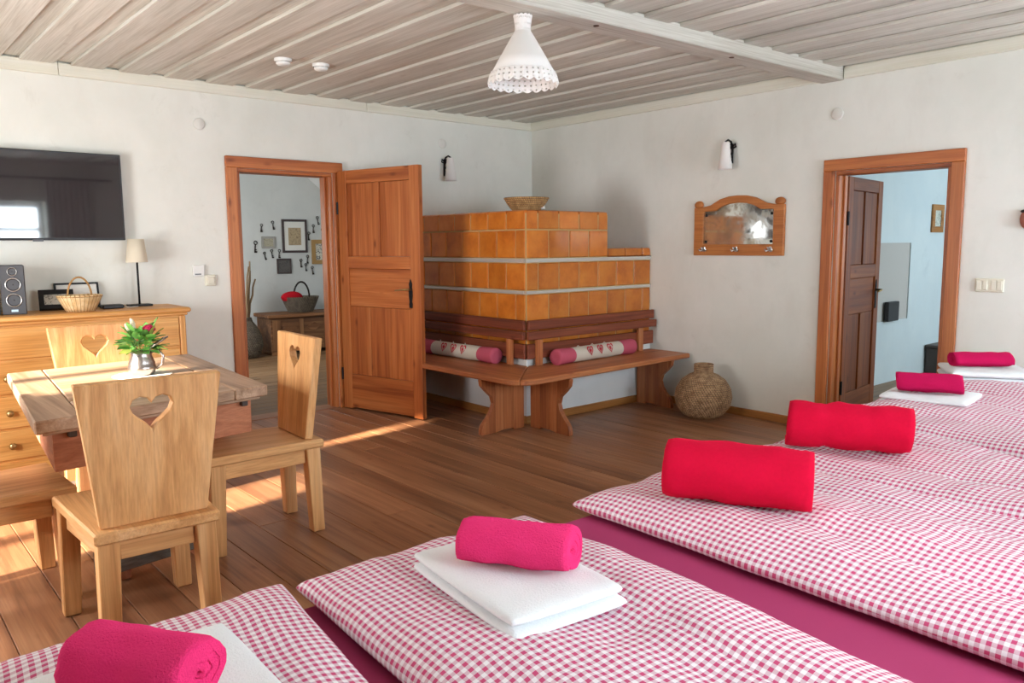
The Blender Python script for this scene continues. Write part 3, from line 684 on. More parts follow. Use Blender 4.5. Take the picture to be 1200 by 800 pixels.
def make_chair(label, loc, rz):
    t = thing('dining_chair', label, 'chair', loc, rz, 'carved oak chairs around the dining table')
    wf, wb, d = .235, .2, .28
    MB().hexa([(-wb, -d, .412), (wb, -d, .412), (wf, d, .412), (-wf, d, .412), (-wb, -d, .452), (wb, -d, .452), (wf, d, .452), (-wf, d, .452)], .007).obj('seat', W_oak('Y'), t)
    hb, ht = .172, .228; H = .49; o = [(-hb, 0), (hb, 0), (ht, H), (-ht, H)]
    m = MB(); m.prism(o, 0, .04, 'Y', hole=[(a, b + H - .115) for a, b in heart(.135, .118)], bev=.004)
    m.tf(RX(math.radians(5))); m.tf(T((0, -d + .045, .4515))); m.obj('backrest', W_oak('Z'), t)
    for sx, sy in ((-1, -1), (1, -1), (1, 1), (-1, 1)):
        wx = wf if sy > 0 else wb; cx, cy = sx * (wx - .045), sy * (d - .05); w, w2 = .034, .029; f = Vector((sx * .012, sy * .012, 0))
        MB().hexa([Vector((cx + a * w2, cy + b * w2, 0)) + f for a, b in ((-1, -1), (1, -1), (1, 1), (-1, 1))] + [Vector((cx + a * w, cy + b * w, .4115)) for a, b in ((-1, -1), (1, -1), (1, 1), (-1, 1))], .004).obj('leg', W_oak('Z'), t)
    bx(-wb + .08, wb - .08, -d + .04, -d + .062, .34, .411, bev=.003).obj('apron', W_oak('X'), t); bx(-wf + .08, wf - .08, d - .062, d - .04, .34, .411, bev=.003).obj('apron', W_oak('X'), t)
    for s_ in (-1, 1): MB().hexa([(s_ * (wb - .03), -d + .085, .34), (s_ * (wb - .052), -d + .085, .34), (s_ * (wf - .052), d - .085, .34), (s_ * (wf - .03), d - .085, .34), (s_ * (wb - .03), -d + .085, .411), (s_ * (wb - .052), -d + .085, .411), (s_ * (wf - .052), d - .085, .411), (s_ * (wf - .03), d - .085, .411)], .003).obj('apron', W_oak('Y'), t)
    return t
ch = make_chair('oak chair with heart cutout, back turned, in front of the table and nearest the beds', (-4.668, -3.005, 0), math.radians(-2))
for label, loc, rz in (('oak chair with heart cutout between the table and the open pine door', (-3.985, -2.385, 0), 87),
                       ('oak chair with heart cutout between the table and the sideboard', (-4.36, -1.405, 0), 180),
                       ('oak chair with backrest outside the picture, seat showing below the table edge', (-5.075, -2.405, 0), -88)):
    c = copy_tree(ch); c.location = loc; c.rotation_euler = (0, 0, math.radians(rz)); c['label'] = label

# mug, doily, flowers
mx, my = -4.33, -1.93
m = MB(); k = 24
m.prism([((.125 + .01 * (i % 2)) * math.cos(PI * i / k), (.125 + .01 * (i % 2)) * math.sin(PI * i / k)) for i in range(2 * k)], 0, .002, 'Z')
tag(m.obj('doily', flat('white_lace_doily', (.75, .73, .68), .9, 0, .1, (120, .8, .002)), None, (mx, my, .7505)), 'white lace doily under the pewter jug on the table', 'doily')
mg = thing('pewter_jug', 'lidded pewter jug holding flowers on the dining table', 'jug', (mx, my, .753), math.radians(-30))
MB().lathe([(.001, 0), (.05, 0), (.056, .006), (.064, .03), (.063, .045), (.06, .048), (.06, .06), (.05, .085), (.046, .1), (.049, .12), (.046, .12), (.043, .1), (.055, .05), (.05, .008), (.001, .006)], 32).obj('body', M['pewter'], mg)
MB().tube([(.047, 0, .11), (.08, 0, .118), (.1, 0, .09), (.095, 0, .05), (.066, 0, .028)], .007, 8).obj('handle', M['pewter'], mg)
MB().lathe([(.001, .012), (.03, .01), (.05, .003), (.052, 0), (.05, -.003), (.001, .002)], 24).tf(RY(math.radians(-35))).tf(T((.085, 0, .155))).obj('lid', M['pewter'], mg)
fb = thing('flower_bouquet', 'bouquet of green leaves with a crimson rose in the pewter jug', 'flowers', (mx, my, .86))
def leaf_mesh():
    b = MB(); n_ = 5; L_ = []
    for i in range(n_ + 1):
        u = i / n_; w = .4 * math.sin(PI * min(1, u * 1.02 + .03)) ** .8; L_.append([b.bm.verts.new((s_ * w, u, .08 * abs(s_) - .18 * u * u)) for s_ in (-1, 0, 1)])
    for i in range(n_):
        for j in (0, 1): b.bm.faces.new((L_[i][j], L_[i][j + 1], L_[i + 1][j + 1], L_[i + 1][j])).smooth = True
    return b
lm1 = leaf_mesh().mesh('leaf', M['leaf']); lm2 = leaf_mesh().mesh('leaf', M['leaf2']); rnd = random.Random(3)
for i in range(90):
    a = rnd.uniform(0, 2 * PI); el = rnd.uniform(-.1, 1.35); R_ = rnd.uniform(.015, .085) * (1.1 - .35 * el / 1.35)
    o = link('leaf', lm2 if i % 7 == 0 else lm1, fb, (R_ * math.cos(a), R_ * math.sin(a), .015 + .085 * math.sin(max(0, el)) * rnd.uniform(.6, 1.15)))
    o.scale = (rnd.uniform(.035, .055),) * 2 + (.05,); o.scale = Vector((1, 1.15, 1)) * rnd.uniform(.042, .062); o.rotation_euler = (el * .8 + rnd.uniform(-.2, .2), rnd.uniform(-.4, .4), a - PI / 2)
for i in range(9):
    a = i * .7; MB().tube([(0, 0, -.08), (.02 * math.cos(a), .02 * math.sin(a), 0), (.055 * math.cos(a), .055 * math.sin(a), .06)], .002, 5).obj('stem', M['leaf'], fb)
rs = MB()
for i in range(9):
    a = i * 2.4; r_ = .006 + .0022 * i; rs.ball((r_ * math.cos(a), r_ * math.sin(a), .004 * (9 - i) / 3), .014, (1, 1, .9), 8)
rs.obj('rose', M['rose'], fb, (.03, -.035, .115))
for p in ((-.06, -.02, .13), (-.035, -.02, .135), (-.025, .02, .15)): MB().ball((0, 0, 0), .012, (.8, .8, 1.9), 10).obj('bud', M['bud'], fb, p, (0, -.4, 0))

# ================================================================ beds
def duvet(label, x0, x1, y0, y1, zb, th, k, seed, yr, tilt=0):
    """soft quilt: foot edge y1, head y0; k shears it slightly along the bed; uv in metres along the cloth"""
    nx, ny = 56, 100
    def dist(n_): return [(1 if t >= 0 else -1) * (1 - (1 - abs(t)) ** 1.7) for t in [-1 + 2 * i / n_ for i in range(n_ + 1)]]
    A_, B_ = dist(nx), dist(ny); m = MB(); bm = m.bm; rows = []; w = (x1 - x0) / 2; l = (y1 - y0) / 2; cx = (x0 + x1) / 2; cy = (y0 + y1) / 2
    for side in (1, -1):
        rw = []
        for b in B_:
            r = []
            for a in A_:
                corner = (abs(a) ** 6) * (abs(b) ** 6)
                px = cx + a * w * (1 - .03 * (1 - b * b) * abs(a) ** 4 * .4); py = cy + b * l * (1 - .012 * (1 - a * a))
                ha, hb = max(0, 1 - abs(a) ** 8) ** .55, max(0, 1 - abs(b) ** 18) ** .55; h = ha * hb * .5 + min(ha, hb) * .5
                px += k * (py - y1)
                if side > 0:
                    nz = noise.noise(Vector((px * 2.3 + seed, py * 1.4, seed))) * .022 + noise.noise(Vector((px * 7 + seed, py * 2.2, 2 * seed))) * .015 + noise.noise(Vector((px * 16, py * 9, seed))) * .006
                    z = zb + .03 + (th - .03) * h + nz * h * 1.3
                    z += .004 * h * math.cos(3 * PI * a)
                    for cr in (-.42, .38): z -= .007 * h * math.exp(-((a - cr - .04 * math.sin(py * 2 + seed)) / .022) ** 2)
                    for cr in (-5.0, -5.55): z -= .005 * h * math.exp(-((py - cr - .02 * math.sin(px * 5 + seed)) / .012) ** 2)
                else: z = zb + .03 * (1 - h ** .7)
                r.append((px + .006 * noise.noise(Vector((py * 5, seed, a))), py + .012 * noise.noise(Vector((px * 4, seed, b))), z))
            rw.append(r)
        vs = [[bm.verts.new(p) for p in r] for r in rw]; rows.append((rw, vs))
    for si, (rw, vs) in enumerate(rows):
        # arc-length coordinates
        U = []; V_ = []
        mid = ny // 2
        for j in range(ny + 1):
            c = [0]
            for i in range(nx): c.append(c[-1] + math.dist(rw[j][i], rw[j][i + 1]))
            U.append([q_ - c[nx // 2] for q_ in c])
        for i in range(nx + 1):
            c = [0]
            for j in range(ny): c.append(c[-1] + math.dist(rw[j][i], rw[j + 1][i]))
            V_.append([q_ - c[mid] for q_ in c])
        for j in range(ny):
            for i in range(nx):
                idx = ((j, i), (j, i + 1), (j + 1, i + 1), (j + 1, i)); f = bm.faces.new([vs[a][b] for a, b in idx]); f.smooth = True
                for lp, (a, b) in zip(f.loops, idx): lp[m.uv].uv = (U[a][b] + si * .01, V_[b][a])
    bmesh.ops.remove_doubles(bm, verts=bm.verts[:], dist=.0008)
    return tag(m.obj('duvet', M['gingham']), label, 'duvet', 'gingham duvets on the beds')
def bed(label, x0, x1, mats_, zt=.5):
    t = thing('bed', label, 'bed', ((x0 + x1) / 2, -5.4, 0)); X0, X1 = x0 - (x0 + x1) / 2, x1 - (x0 + x1) / 2
    m = MB()
    for yy in (-1.06, 1.13): pass
    bx(X0 + .02, X1 - .02, 1.06, 1.09, .18, .33, bev=.004).obj('foot_rail', W_oak('X'), t); bx(X0 + .02, X1 - .02, -1.13, -1.1, .18, .95, bev=.004).obj('headboard', W_oak('X'), t)
    for s_ in (X0 + .02, X1 - .05): bx(s_, s_ + .03, -1.099, 1.059, .18, .33, bev=.004).obj('side_rail', W_oak('Y'), t)
    for a in (X0 + .025, X1 - .085):
        for b in (-1.09, .99): bx(a + .004, a + .06, b, b + .06, 0, .179, bev=.003).obj('leg', W_oak('Z'), t)
    for a, b in mats_:
        a -= (x0 + x1) / 2; b -= (x0 + x1) / 2
        mm = MB(); mm.box(a, b, -1.095, 1.135, .335, zt, .03); mm.obj('mattress', M['sheet'], t)
    for o in t.children:
        for v in o.data.vertices: v.co.x += .085 * (v.co.y - 1.135)
    return t
bed('double bed with magenta sheet in front of the dining table', -5.6, -3.92, [(-5.59, -4.73), (-4.7, -3.925)])
bed('double bed with magenta sheet in the middle of the row', -3.91, -2.06, [(-3.90, -2.94), (-2.93, -2.07)])
bed('double bed with magenta sheet along the right wall', -2.03, -.04, [(-2.02, -1.04), (-1.03, -.05)], .49)
duvet('pink gingham duvet on the bed nearest the camera under a half-seen towel', -5.6, -4.662, -6.35, -4.205, .502, .082, .125, 1.3, 0)
duvet('pink gingham duvet under the towel rolled on a large flat white towel', -4.64, -3.885, -6.35, -4.235, .502, .082, .072, 2.7, 0)
duvet('pink gingham duvet under the larger red blanket roll', -3.685, -2.83, -6.35, -4.245, .502, .088, .035, 4.1, 0)
duvet('pink gingham duvet under the red blanket roll nearer the wall', -2.81, -2.11, -6.35, -4.28, .502, .09, .06, 5.9, 0)
duvet('red gingham duvet in front of the doorway under a small rolled towel', -1.96, -1.03, -6.35, -4.2, .498, .115, .08, 7.7, 0)
duvet('red gingham duvet against the right wall under the farthest towel roll', -.985, -.06, -6.35, -4.2, .492, .11, .05, 9.2, 0)

# rolled towels and blankets
def roll(name, label, cat, c, L, R, rz, mat, turns, thick, flat_, seed, group, creases=(), start=0.0):
    m = MB(); bm = m.bm; seg = 26 * turns; nl = 22; rnd = random.Random(seed)
    def ring(u, off):
        out = []
        for i in range(int(seg) + 1):
            t = i / seg; a = start + 2 * PI * turns * t; r = R - (R * .86) * (1 - t) ** 1.0
            rr = r + off
            cr = sum(.007 * math.exp(-((u - q_) * L / .012) ** 2) for q_ in creases) * (R / .1)
            endr = -.012 * (R / .06) * max(0, abs(u - .5) * 2 - .9) * 10 * (.3 if t > .6 else .1)
            rr += endr - cr + .006 * (R / .06) * noise.noise(Vector((u * L * 14, math.cos(a) * 2.2 + seed, math.sin(a) * 2.2)))
            rr = max(rr, .002)
            uu = (u - .5) * L * (1 - .05 * (1 - t)) + .006 * math.sin(a * 1.0 + seed) * (abs(u - .5) * 2)
            out.append((uu, rr * math.cos(a), max(rr * math.sin(a) * flat_, -R * flat_ * .93)))
        return out
    G = []
    for off in (0, -thick):
        G.append([[bm.verts.new(p) for p in ring(j / nl, off)] for j in range(nl + 1)])
    n_ = int(seg)
    for gi, g in enumerate(G):
        for j in range(nl):
            for i in range(n_): bm.faces.new((g[j][i], g[j][i + 1], g[j + 1][i + 1], g[j + 1][i])).smooth = True
    for j in (0, nl):
        for i in range(n_): bm.faces.new((G[0][j][i], G[0][j][i + 1], G[1][j][i + 1], G[1][j][i]))
    for j in range(nl):
        for i in (0, n_): bm.faces.new((G[0][j][i], G[0][j + 1][i], G[1][j + 1][i], G[1][j][i]))
    o = m.obj(name, mat, None, (c[0], c[1], c[2] + R * flat_ * .93), (0, 0, rz)); tag(o, label, cat, group); return o
def towel(label, c, w, l, h, rz, layers, seed, band=False):
    m = MB(); bm = m.bm
    hh = h / layers
    for ly in range(layers):
        b = bmesh.new(); nx, ny = 22, 22; g = {}
        sx = 1 - .02 * (ly % 2); ox = .012 * noise.noise(Vector((seed, ly, 3.1))); oy = .012 * noise.noise(Vector((seed, ly, 7.7)))
        for sd in (0, 1):
            for j in range(ny + 1):
                for i in range(nx + 1):
                    a, bb = -1 + 2 * i / nx, -1 + 2 * j / ny; aa = math.copysign(1 - (1 - abs(a)) ** 1.6, a); b2 = math.copysign(1 - (1 - abs(bb)) ** 1.6, bb)
                    e_ = min(max(0, 1 - abs(aa) ** 10) ** .5, max(0, 1 - abs(b2) ** 10) ** .5)
                    nz = .006 * noise.noise(Vector((aa * 2 + seed, b2 * 2, ly))) if (ly == layers - 1) else 0
                    rd = 1 - .035 * (abs(aa) ** 4 * abs(b2) ** 4)
                    g[sd, i, j] = b.verts.new((aa * w / 2 * sx * rd + ox, b2 * l / 2 * sx * rd + oy, ly * hh + hh * .5 + (hh * .5 * e_ + nz * e_ if sd else -hh * .5 * e_)))
            for j in range(ny):
                for i in range(nx): b.faces.new((g[sd, i, j], g[sd, i + 1, j], g[sd, i + 1, j + 1], g[sd, i, j + 1])).smooth = True
        bmesh.ops.remove_doubles(b, verts=b.verts[:], dist=1e-5); m.add(b)
    o = m.obj('folded_towel', M['towel'], None, c, (0, 0, rz)); tag(o, label, 'towel', 'white folded towels on the beds')
    if band:
        for xx in (-.03, .02):
            bb = MB(); bb.box(xx - .009, xx + .009, -l / 2 - .003, -l / 2 + .03, .012, h - .008, .003); bb.obj('woven_band', M['towelband'], o)
    return o
ZD = .598
GR = 'rolled towels on the beds'
towel('flat white towel at the lower left under the nearest pink roll', (-5.08, -4.68, ZD - .014), .36, .5, .03, math.radians(-2), 1, 1.0)
towel('large white towel folded in two layers under the pink roll in the middle foreground', (-4.313, -4.68, ZD - .014), .308, .455, .05, math.radians(-7), 2, 2.0)
towel('folded white towel on the red gingham duvet in front of the doorway', (-1.42, -4.46, ZD - .012), .36, .40, .05, math.radians(8), 2, 3.0)
towel('folded white towel with grey woven bands beside the right wall', (-.53, -4.40, ZD - .012), .40, .44, .075, math.radians(32), 2, 4.0, True)
roll('rolled_towel', 'bright pink rolled towel at the lower left corner', 'towel', (-5.105, -4.645, ZD + .018), .235, .07, math.radians(-57), M['pink'], 3, .0175, .92, 1, GR, start=3.7)
roll('rolled_towel', 'bright pink rolled towel on the two-layer white towel in the foreground', 'towel', (-4.298, -4.685, ZD + .03), .262, .067, math.radians(-58), M['pink'], 3, .0165, .9, 2, GR, start=3.65)
roll('rolled_towel', 'deep pink rolled towel on white towel below the doorway', 'towel', (-1.44, -4.455, ZD + .034), .29, .062, math.radians(-66), M['pinkdeep'], 3, .0155, .9, 3, GR, start=3.6)
roll('rolled_towel', 'deep pink rolled towel farthest away beside the right wall', 'towel', (-.56, -4.38, ZD + .06), .315, .055, math.radians(-46), M['pinkdeep'], 3, .0145, .9, 4, GR, start=3.6)
GB = 'rolled red blankets'
roll('rolled_blanket', 'large bright red fleece blanket roll nearer the camera', 'blanket', (-3.445, -4.70, ZD - .002), .425, .106, math.radians(-65), M['fleece'], 3, .026, .93, 5, GB, start=4.0)
roll('rolled_blanket', 'red fleece blanket roll with two creases next to the wicker jar in view', 'blanket', (-2.60, -4.62, ZD + .002), .43, .103, math.radians(-60), M['fleece'], 3, .026, .93, 6, GB, (.33, .66), start=-1.2)

# ================================================================ on the walls and the ceiling
def sconce(label, loc, rz):
    t = thing('wall_sconce', label, 'sconce', loc, rz, 'wall sconces')      # local: wall plane y=0, room towards -y
    m = MB(); m.box(-.008, .008, -.012, -.001, -.13, .02, .002)
    m.tube([(0, -.006, .0), (.0, -.03, .035), (0, -.07, .045), (0, -.1, .03), (0, -.095, .005)], .008, 7)
    m.tube([(0, -.006, -.07), (0, -.04, -.05), (0, -.05, -.015), (0, -.03, .0), (0, -.018, -.02)], .007, 7)
    m.tube([(0, -.006, -.125), (0, -.03, -.12), (0, -.035, -.095), (0, -.018, -.09)], .007, 7)
    for s_ in (-1, 1): m.tube([(0, -.006, 0), (s_ * .025, -.008, .018), (s_ * .03, -.008, -.005), (s_ * .012, -.008, -.012)], .006, 6)
    m.obj('bracket', M['black'], t)
    MB().lathe([(.026, .035), (.032, .02), (.034, .0), (.041, -.07), (.056, -.17), (.054, -.17), (.039, -.07), (.03, .0), (.022, .03)], 28, (0, -.1, -.01)).obj('lamp_shade', M['cloth_white'], t)
    return t
sconce('black iron wall sconce with white bell shade above the tiled stove', (-1.09, 0, 2.13), 0)
sconce('black iron wall sconce with white bell shade above the mirror rack', (0, -2.345, 2.12), -PI / 2)
# mirror rack: local u along wall
mr = thing('mirror_coat_rack', 'pine framed antique mirror with coat hooks on the right wall', 'mirror', (0, -2.415, 1.272), -PI / 2)
w2, h2 = .405, .385
top = [(w2, h2), (w2 - .06, h2)] ; 
out = [(-w2, 0), (w2, 0), (w2, h2 - .0), (w2 - .07, h2), (.25, h2 + .015), (.16, h2 + .06), (.08, h2 + .078), (0, h2 + .082), (-.08, h2 + .078), (-.16, h2 + .06), (-.25, h2 + .015), (-w2 + .07, h2), (-w2, h2)]
ih = [(-.315, .088), (.315, .088), (.315, h2 - .035), (.2, h2 - .03), (.15, h2 + .0), (.08, h2 + .02), (0, h2 + .026), (-.08, h2 + .02), (-.15, h2 + .0), (-.2, h2 - .03), (-.315, h2 - .035)]
MB().prism(out, -.028, -.001, 'Y', hole=ih, bev=.004).obj('frame', wood('rack_pine', 'a05c2a', 'b6713a', 'c68446', 'X', .5, .6), mr)
def mirror_mat():
    t = NT('antique_mirror'); v = t.coord(rand=False); n = t.noise(v, 9, 6, .7, .5)
    t.col(t.mix(t.ramp(n, [(.5, (0, 0, 0)), (.72, (1, 1, 1))]), (.62, .62, .58), (.3, .27, .2))); t.b.inputs['Metallic'].default_value = .9
    t.l(t.ramp(n, [(.45, (.04, .04, .04)), (.75, (.3, .3, .3))]), t.b.inputs['Roughness']); return t.m
MB().prism([(a * .995, .088 + (b - .088) * .995) for a, b in ih], -.012, -.004, 'Y').obj('mirror_glass', mirror_mat(), mr)
for s_ in (-1, 1): MB().ball((s_ * (w2 - .04), -.016, h2 + .022), .042, (1.05, .42, .75), 18).obj('ear', bpy.data.materials['rack_pine_x'], mr)
for xx in (-.3, 0, .3):
    m = MB(); m.box(xx - .012, xx + .012, -.034, -.0285, .03, .07, .003); m.tube([(xx, -.032, .06), (xx, -.06, .05), (xx, -.07, .065)], .006, 7)
    for s_ in (-1, 1): m.tube([(xx, -.032, .045), (xx + s_ * .025, -.05, .035), (xx + s_ * .032, -.055, .05)], .0055, 7)
    m.obj('coat_hook', M['steel'], mr)
for xx, zz in ((-.295, .11), (.295, .11), (-.295, .32), (.295, .32)): MB().lathe([(.011, 0), (.011, .004), (.004, .007), (.001, .007)], 12, axis=RX(PI / 2)).tf(T((xx, -.013, zz))).obj('mirror_clip', M['black'], mr)

def disc(label, loc, rz, r_=.042): return tag(MB().lathe([(.001, 0), (r_, 0), (r_, .006), (r_ - .006, .009), (.001, .009)], 28, axis=RX(PI / 2)).obj('blank_cover', flat('painted_cover', (.74, .72, .66), .6), None, loc, (0, 0, rz)), label, 'cover', 'round blank covers on the walls')
disc('round white blank cover on the wall between television and door', (-3.3, -.001, 2.265), 0)
disc('round white blank cover above the sconce over the stove', (-1.107, -.001, 2.29), 0)
disc('round white blank cover above the doorway beside the beds', (-.001, -3.19, 2.262), -PI / 2)
for label, xx, yy in (('round white smoke detector on the ceiling, nearer the television', -3.13, -1.08), ('round white smoke detector on the ceiling, nearer the pendant lamp', -2.87, -1.09)):
    t = thing('smoke_detector', label, 'detector', (xx, yy, ZC + .001), 0, 'smoke detectors on the ceiling')
    MB().lathe([(.055, 0), (.055, -.014), (.05, -.02)], 28).obj('base', M['white'], t); MB().lathe([(.044, -.0202), (.046, -.03), (.036, -.04), (.001, -.041)], 28).obj('sensor', M['white'], t)
t = thing('thermostat', 'square white thermostat on the wall left of the open door', 'thermostat', (-3.365, 0, 1.195))
bx(-.042, .042, -.024, -.001, -.042, .042, bev=.004).obj('body', M['white'], t); bx(-.03, .015, -.0255, -.0242, -.03, -.022).obj('slot', M['greyplastic'], t)
t = thing('light_switch', 'small ivory light switch below the thermostat', 'switch', (-3.28, 0, 1.12))
bx(-.04, .04, -.02, -.001, -.042, .042, bev=.006).obj('plate', M['ivory'], t); bx(-.026, .026, -.028, -.0202, -.028, .028, bev=.004).obj('rocker', M['ivory'], t)
t = thing('double_switch', 'ivory double switch plate on the wall right of the doorway', 'switch', (0, -4.222, 1.098), -PI / 2)
bx(-.082, .082, -.014, -.001, -.042, .042, bev=.005).obj('plate', M['ivory'], t)
for a, b in ((-.072, -.042), (-.036, -.008), (.012, .04), (.044, .072)): bx(a, b, -.021, -.0142, -.03, .03, bev=.003).obj('rocker', M['ivory'], t)
t = thing('wall_ornament', 'reddish brown carved ornament at the right picture edge', 'ornament', (0, -4.405, 1.50), -PI / 2)
MB().ball((0, -.02, 0), .05, (.8, .5, 1.2), 16).obj('body', flat('terracotta_ornament', (.36, .12, .08), .6), t); MB().ball((0, -.022, .045), .035, (1.1, .6, .4), 12).obj('cap', M['blackmatt'], t)

# pendant lamp
pl = thing('pendant_lamp', 'white lace trimmed cone pendant lamp hanging from the ceiling', 'lamp', (-2.775, -2.993, 0))
MB().lathe([(.052, ZC), (.055, 2.53), (.045, 2.5), (.02, 2.492), (.001, 2.492)], 28).obj('ceiling_rose', M['white'], pl)
MB().tube([(0, 0, 2.5), (0, 0, 2.42)], .004, 8).obj('cord', M['white'], pl)
def lace_mat():
    t = NT('eyelet_lace'); uv = t.n('ShaderNodeUVMap'); uv.uv_map = 'UVMap'; sp = t.n('ShaderNodeSeparateXYZ'); t.l(uv.outputs[0], sp.inputs[0])
    a = t.math('SUBTRACT', t.math('FRACT', t.math('MULTIPLY', sp.outputs[0], 36)), .5); b = t.math('SUBTRACT', t.math('FRACT', sp.outputs[1]), .5)
    d = t.math('SQRT', t.math('ADD', t.math('MULTIPLY', a, a), t.math('MULTIPLY', b, b)))
    t.l(t.math('GREATER_THAN', d, .15), t.b.inputs['Alpha']); t.col((.83, .8, .76)); t.rough(.9); t.bump(d, .6, .003); return t.m
M['lace'] = lace_mat()
MB().lathe([(.04, 2.405), (.062, 2.37), (.115, 2.28), (.158, 2.205), (.156, 2.205), (.112, 2.28), (.06, 2.37), (.038, 2.405)], 44).obj('lamp_shade', M['cloth_white'], pl)
NS = 22
m = MB(); m.lathe([(.157, 2.212), (.166, 2.19), (.172, 2.168), (.174, 2.156)], NS * 6, wob=lambda r_, z, a: (r_ * (1 + .015 * math.cos(NS * a)), z - (.013 * abs(math.sin(NS * a / 2)) if z < 2.16 else 0)))
fs = [f for f in m.bm.faces if len(f.verts) > 4]; bmesh.ops.delete(m.bm, geom=fs, context='FACES_ONLY'); m.obj('lace_trim', M['lace'], pl)
m = MB(); m.lathe([(.04, 2.4), (.039, 2.425), (.042, 2.45), (.047, 2.475)], 14 * 4, wob=lambda r_, z, a: (r_, z + (.006 * abs(math.sin(7 * a)) if z > 2.47 else 0)))
fs = [f for f in m.bm.faces if len(f.verts) > 4]; bmesh.ops.delete(m.bm, geom=fs, context='FACES_ONLY'); m.obj('lace_collar', M['lace'], pl)

# ================================================================ hall furnishing
ct = thing('carved_chest', 'dark carved wooden chest against the hall wall', 'chest', (-.72, 3.66, 0), math.radians(-3))
bx(-.57, .57, -.24, .24, .05, .47, bev=.006).obj('body', W_chest('X'), ct); bx(-.61, .61, -.275, .25, .472, .515, bev=.006).obj('lid', W_chest('X'), ct)
for xx in (-.53, .53): bx(xx - .04, xx + .04, -.25, .23, 0, .049, bev=.004).obj('foot', W_chest('X'), ct)
for x0, x1 in ((-.55, -.44), (-.2, -.14), (.14, .2), (.44, .55)): bx(x0, x1, -.252, -.2405, .07, .45, bev=.003).obj('stile', W_chest('Z'), ct)
for xx in (-.32, 0, .32):
    for zz in (.17, .34): MB().prism([(xx - .1, zz), (xx, zz - .06), (xx + .1, zz), (xx, zz + .06)], -.25, -.2405, 'Y', bev=.003).obj('carved_panel', W_chest('X'), ct)
bk = thing('wicker_basket', 'brown wicker basket with arched handle on the hall chest', 'basket', (-.79, 3.66, .517))
m = MB(); m.vs = .25; m.lathe(ridged([(.01, 0), (.16, 0), (.19, .06), (.225, .14), (.25, .2)], .018, .005) + [(.235, .2), (.2, .1), (.15, .015), (.01, .012)], 48, sy=.8); m.obj('body', M['wicker_grey'], bk)
MB().tube([(-.11 * math.cos(PI * i / 16) + .02, 0, .19 + .2 * math.sin(PI * i / 16)) for i in range(17)], .012, 8).obj('handle', M['wicker_grey'], bk)
tag(MB().ball((0, 0, 0), .12, (1.2, .8, .62), 20).obj('red_yarn', M['yarn'], None, (-.915, 3.64, .715)), 'red knitted bundle lying in the hall basket', 'yarn')
jr = thing('floor_jar', 'grey woven floor jar full of bare branches in the hall', 'jar', (-1.6, 3.52, 0))
m = MB(); m.vs = .25; m.lathe(ridged([(.01, 0), (.12, 0), (.17, .05), (.2, .15), (.19, .27), (.14, .38), (.085, .45), (.075, .5)], .02, .005) + [(.065, .5), (.07, .44), (.01, .4)], 40); m.obj('body', M['wicker_grey'], jr)
rnd = random.Random(5)
br = thing('branch_bundle', 'bare brown branches standing in the hall jar', 'branches', (-1.6, 3.52, .47))
for i in range(6):
    a = (-.4, .5, 2.6, -1.2, .1, 1.3)[i]; s_ = (.05, .1, .07, .06, .13, .05)[i]; h = (.72, .6, .55, .66, .5, .45)[i]; p = [(0.03 * math.cos(a), .03 * math.sin(a), -.05)]
    for k_ in range(1, 6): p.append((p[0][0] + s_ * math.cos(a) * k_ / 5 + rnd.uniform(-.012, .012), p[0][1] + s_ * math.sin(a) * k_ / 5, h * k_ / 5))
    MB().tube(p, .017, 6, .009).obj('branch', M['twig'], br)
HY = 3.948
dkf = flat('dark_frame', (.05, .025, .02), .4); gold = flat('gilt_frame', (.42, .24, .07), .45); silv = flat('silver_frame', (.36, .34, .3), .5)
r = pframe('framed_picture', 'large dark framed picture with white mount on the hall wall', (-.7, HY, 1.285), .355, .44, 0, 0, dkf, .03, M['paper'])
bx(-.09, .09, -.0125, -.0112, .1, .33).obj('print_sheet', print_mat('sepia_print', 'b59c74', '8a7350', 30), r)
pframe('framed_picture', 'small silver framed picture left of the large hall picture', (-1.07, HY, 1.344), .185, .156, 0, 0, silv, .028, print_mat('beige_print', 'aea58c', '8e866e', 30))
pframe('framed_picture', 'small black box frame below the large hall picture', (-.865, HY, 1.01), .2, .2, 0, 0, dkf, .02, print_mat('dark_print', '54483c', '3a3028', 30))
pframe('framed_picture', 'gilt framed drawing half hidden by the door jamb', (-.3, HY, 1.127), .32, .33, 0, 0, gold, .055, print_mat('ink_print', 'd6cfbd', '3a3a36', 22))
def key_mesh():
    m = MB(); m.tube([(.022 * math.cos(2 * PI * i / 12), -.006, .022 * math.sin(2 * PI * i / 12) - .022) for i in range(13)], .006, 6, cap=False)
    m.tube([(0, -.006, -.044), (0, -.006, -.15)], .0075, 6); m.box(0, .03, -.01, -.003, -.15, -.125); m.box(0, .022, -.01, -.003, -.118, -.105); return m.mesh('old_key', flat('rusty_iron', (.04, .03, .025), .6, .4))
km = key_mesh(); 
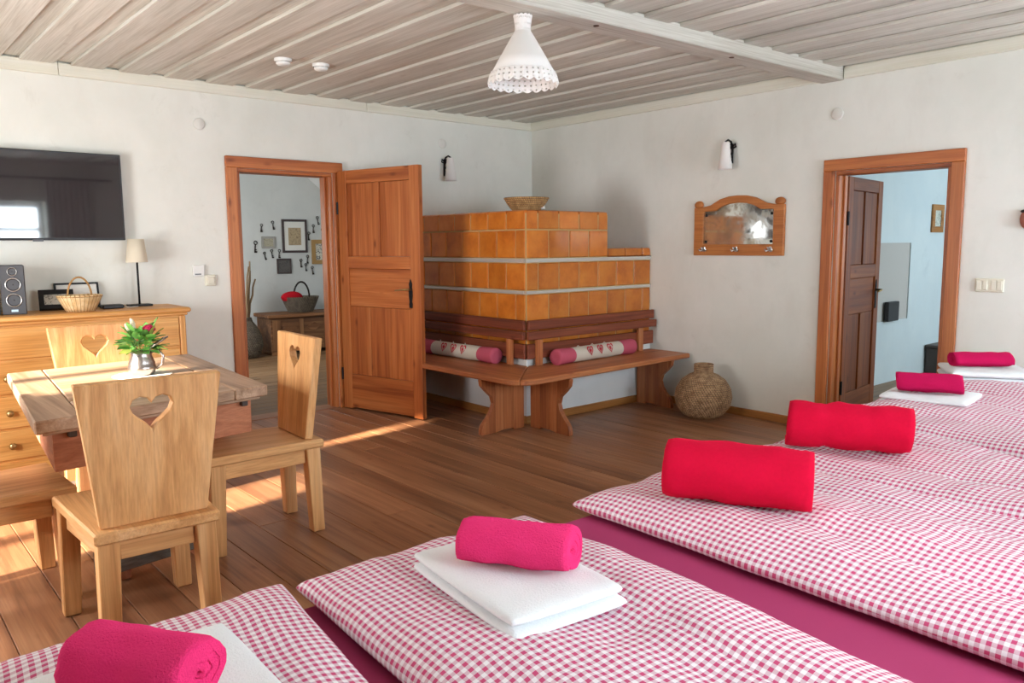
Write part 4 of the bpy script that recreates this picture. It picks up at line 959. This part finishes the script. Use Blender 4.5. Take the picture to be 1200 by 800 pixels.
keys = [(-1.15, 1.66, 'left above the small silver frame'), (-1.0, 1.70, 'between the silver frame and the large picture, hung high'), (-1.24, 1.44, 'to the outer left of the silver frame, largest ring'), (-1.13, 1.30, 'just below the silver frame, small'), (-1.03, 1.33, 'right below the silver frame'), (-.92, 1.33, 'at the lower left corner of the large picture'),
        (-.36, 1.77, 'topmost of the keys right of the large picture'), (-.42, 1.66, 'second highest right of the large picture'), (-.29, 1.61, 'above the gilt frame near the jamb'), (-.49, 1.56, 'touching the right side of the large picture'), (-.62, 1.2, 'below the large picture, left of a close pair'), (-.52, 1.25, 'left of the gilt frame at mid height'), (-.46, 1.1, 'lowest key below the gilt frame'), (-.555, 1.14, 'smallest, between two longer keys under the large picture')]
for i, (a, b, l_) in enumerate(keys):
    o = link('old_key', km, None, (a, 3.949, b), (0, random.uniform(-.15, .15), 0)); s_ = .7 if 'small' in l_ else (1.0 if 'largest' in l_ else .75); o.scale = (s_, 1, s_)
    tag(o, 'old iron key ' + l_, 'key', 'old keys on the hall wall')
# side room pictures
pframe('framed_picture', 'small oak framed botanical print on the side room wall', (3.315, -2.602, 1.465), .28, .285, 0, 0, wood('print_frame', '8a5a28', 'a87238', 'bd8a4c', 'X'), .06, print_mat('botanical_print', 'd0d4c8', '5a6a5a', 26))
pframe('framed_picture', 'dark oak framed picture half hidden by the right door jamb', (3.72, -2.602, 1.39), .36, .32, 0, 0, wood('print_frame_dark', '5a3418', '7a4a24', '946034', 'X'), .06, print_mat('brown_print', '7a5a3a', '4a3424', 26))
# curtain behind the camera, seen in the television glass
t = thing('curtain', 'pleated linen curtain beside the front window, mirrored in the television', 'curtain', (-2.85, YF + .09, 0))
m = MB(); pts = []
for i in range(49): pts.append((-.28 + .62 * i / 48, .028 * math.sin(i * PI / 3)))
b = m.bm; lo = [b.verts.new((x_, y_, .9)) for x_, y_ in pts]; hi = [b.verts.new((x_ * .9, y_, 2.3)) for x_, y_ in pts]
for i in range(48): b.faces.new((lo[i], lo[i + 1], hi[i + 1], hi[i])).smooth = True
m.obj('drape', M['curtain'], t); MB().tube([(-1.6, 0, 2.32), (.6, 0, 2.32)], .012, 8).obj('curtain_rod', M['black'], t)
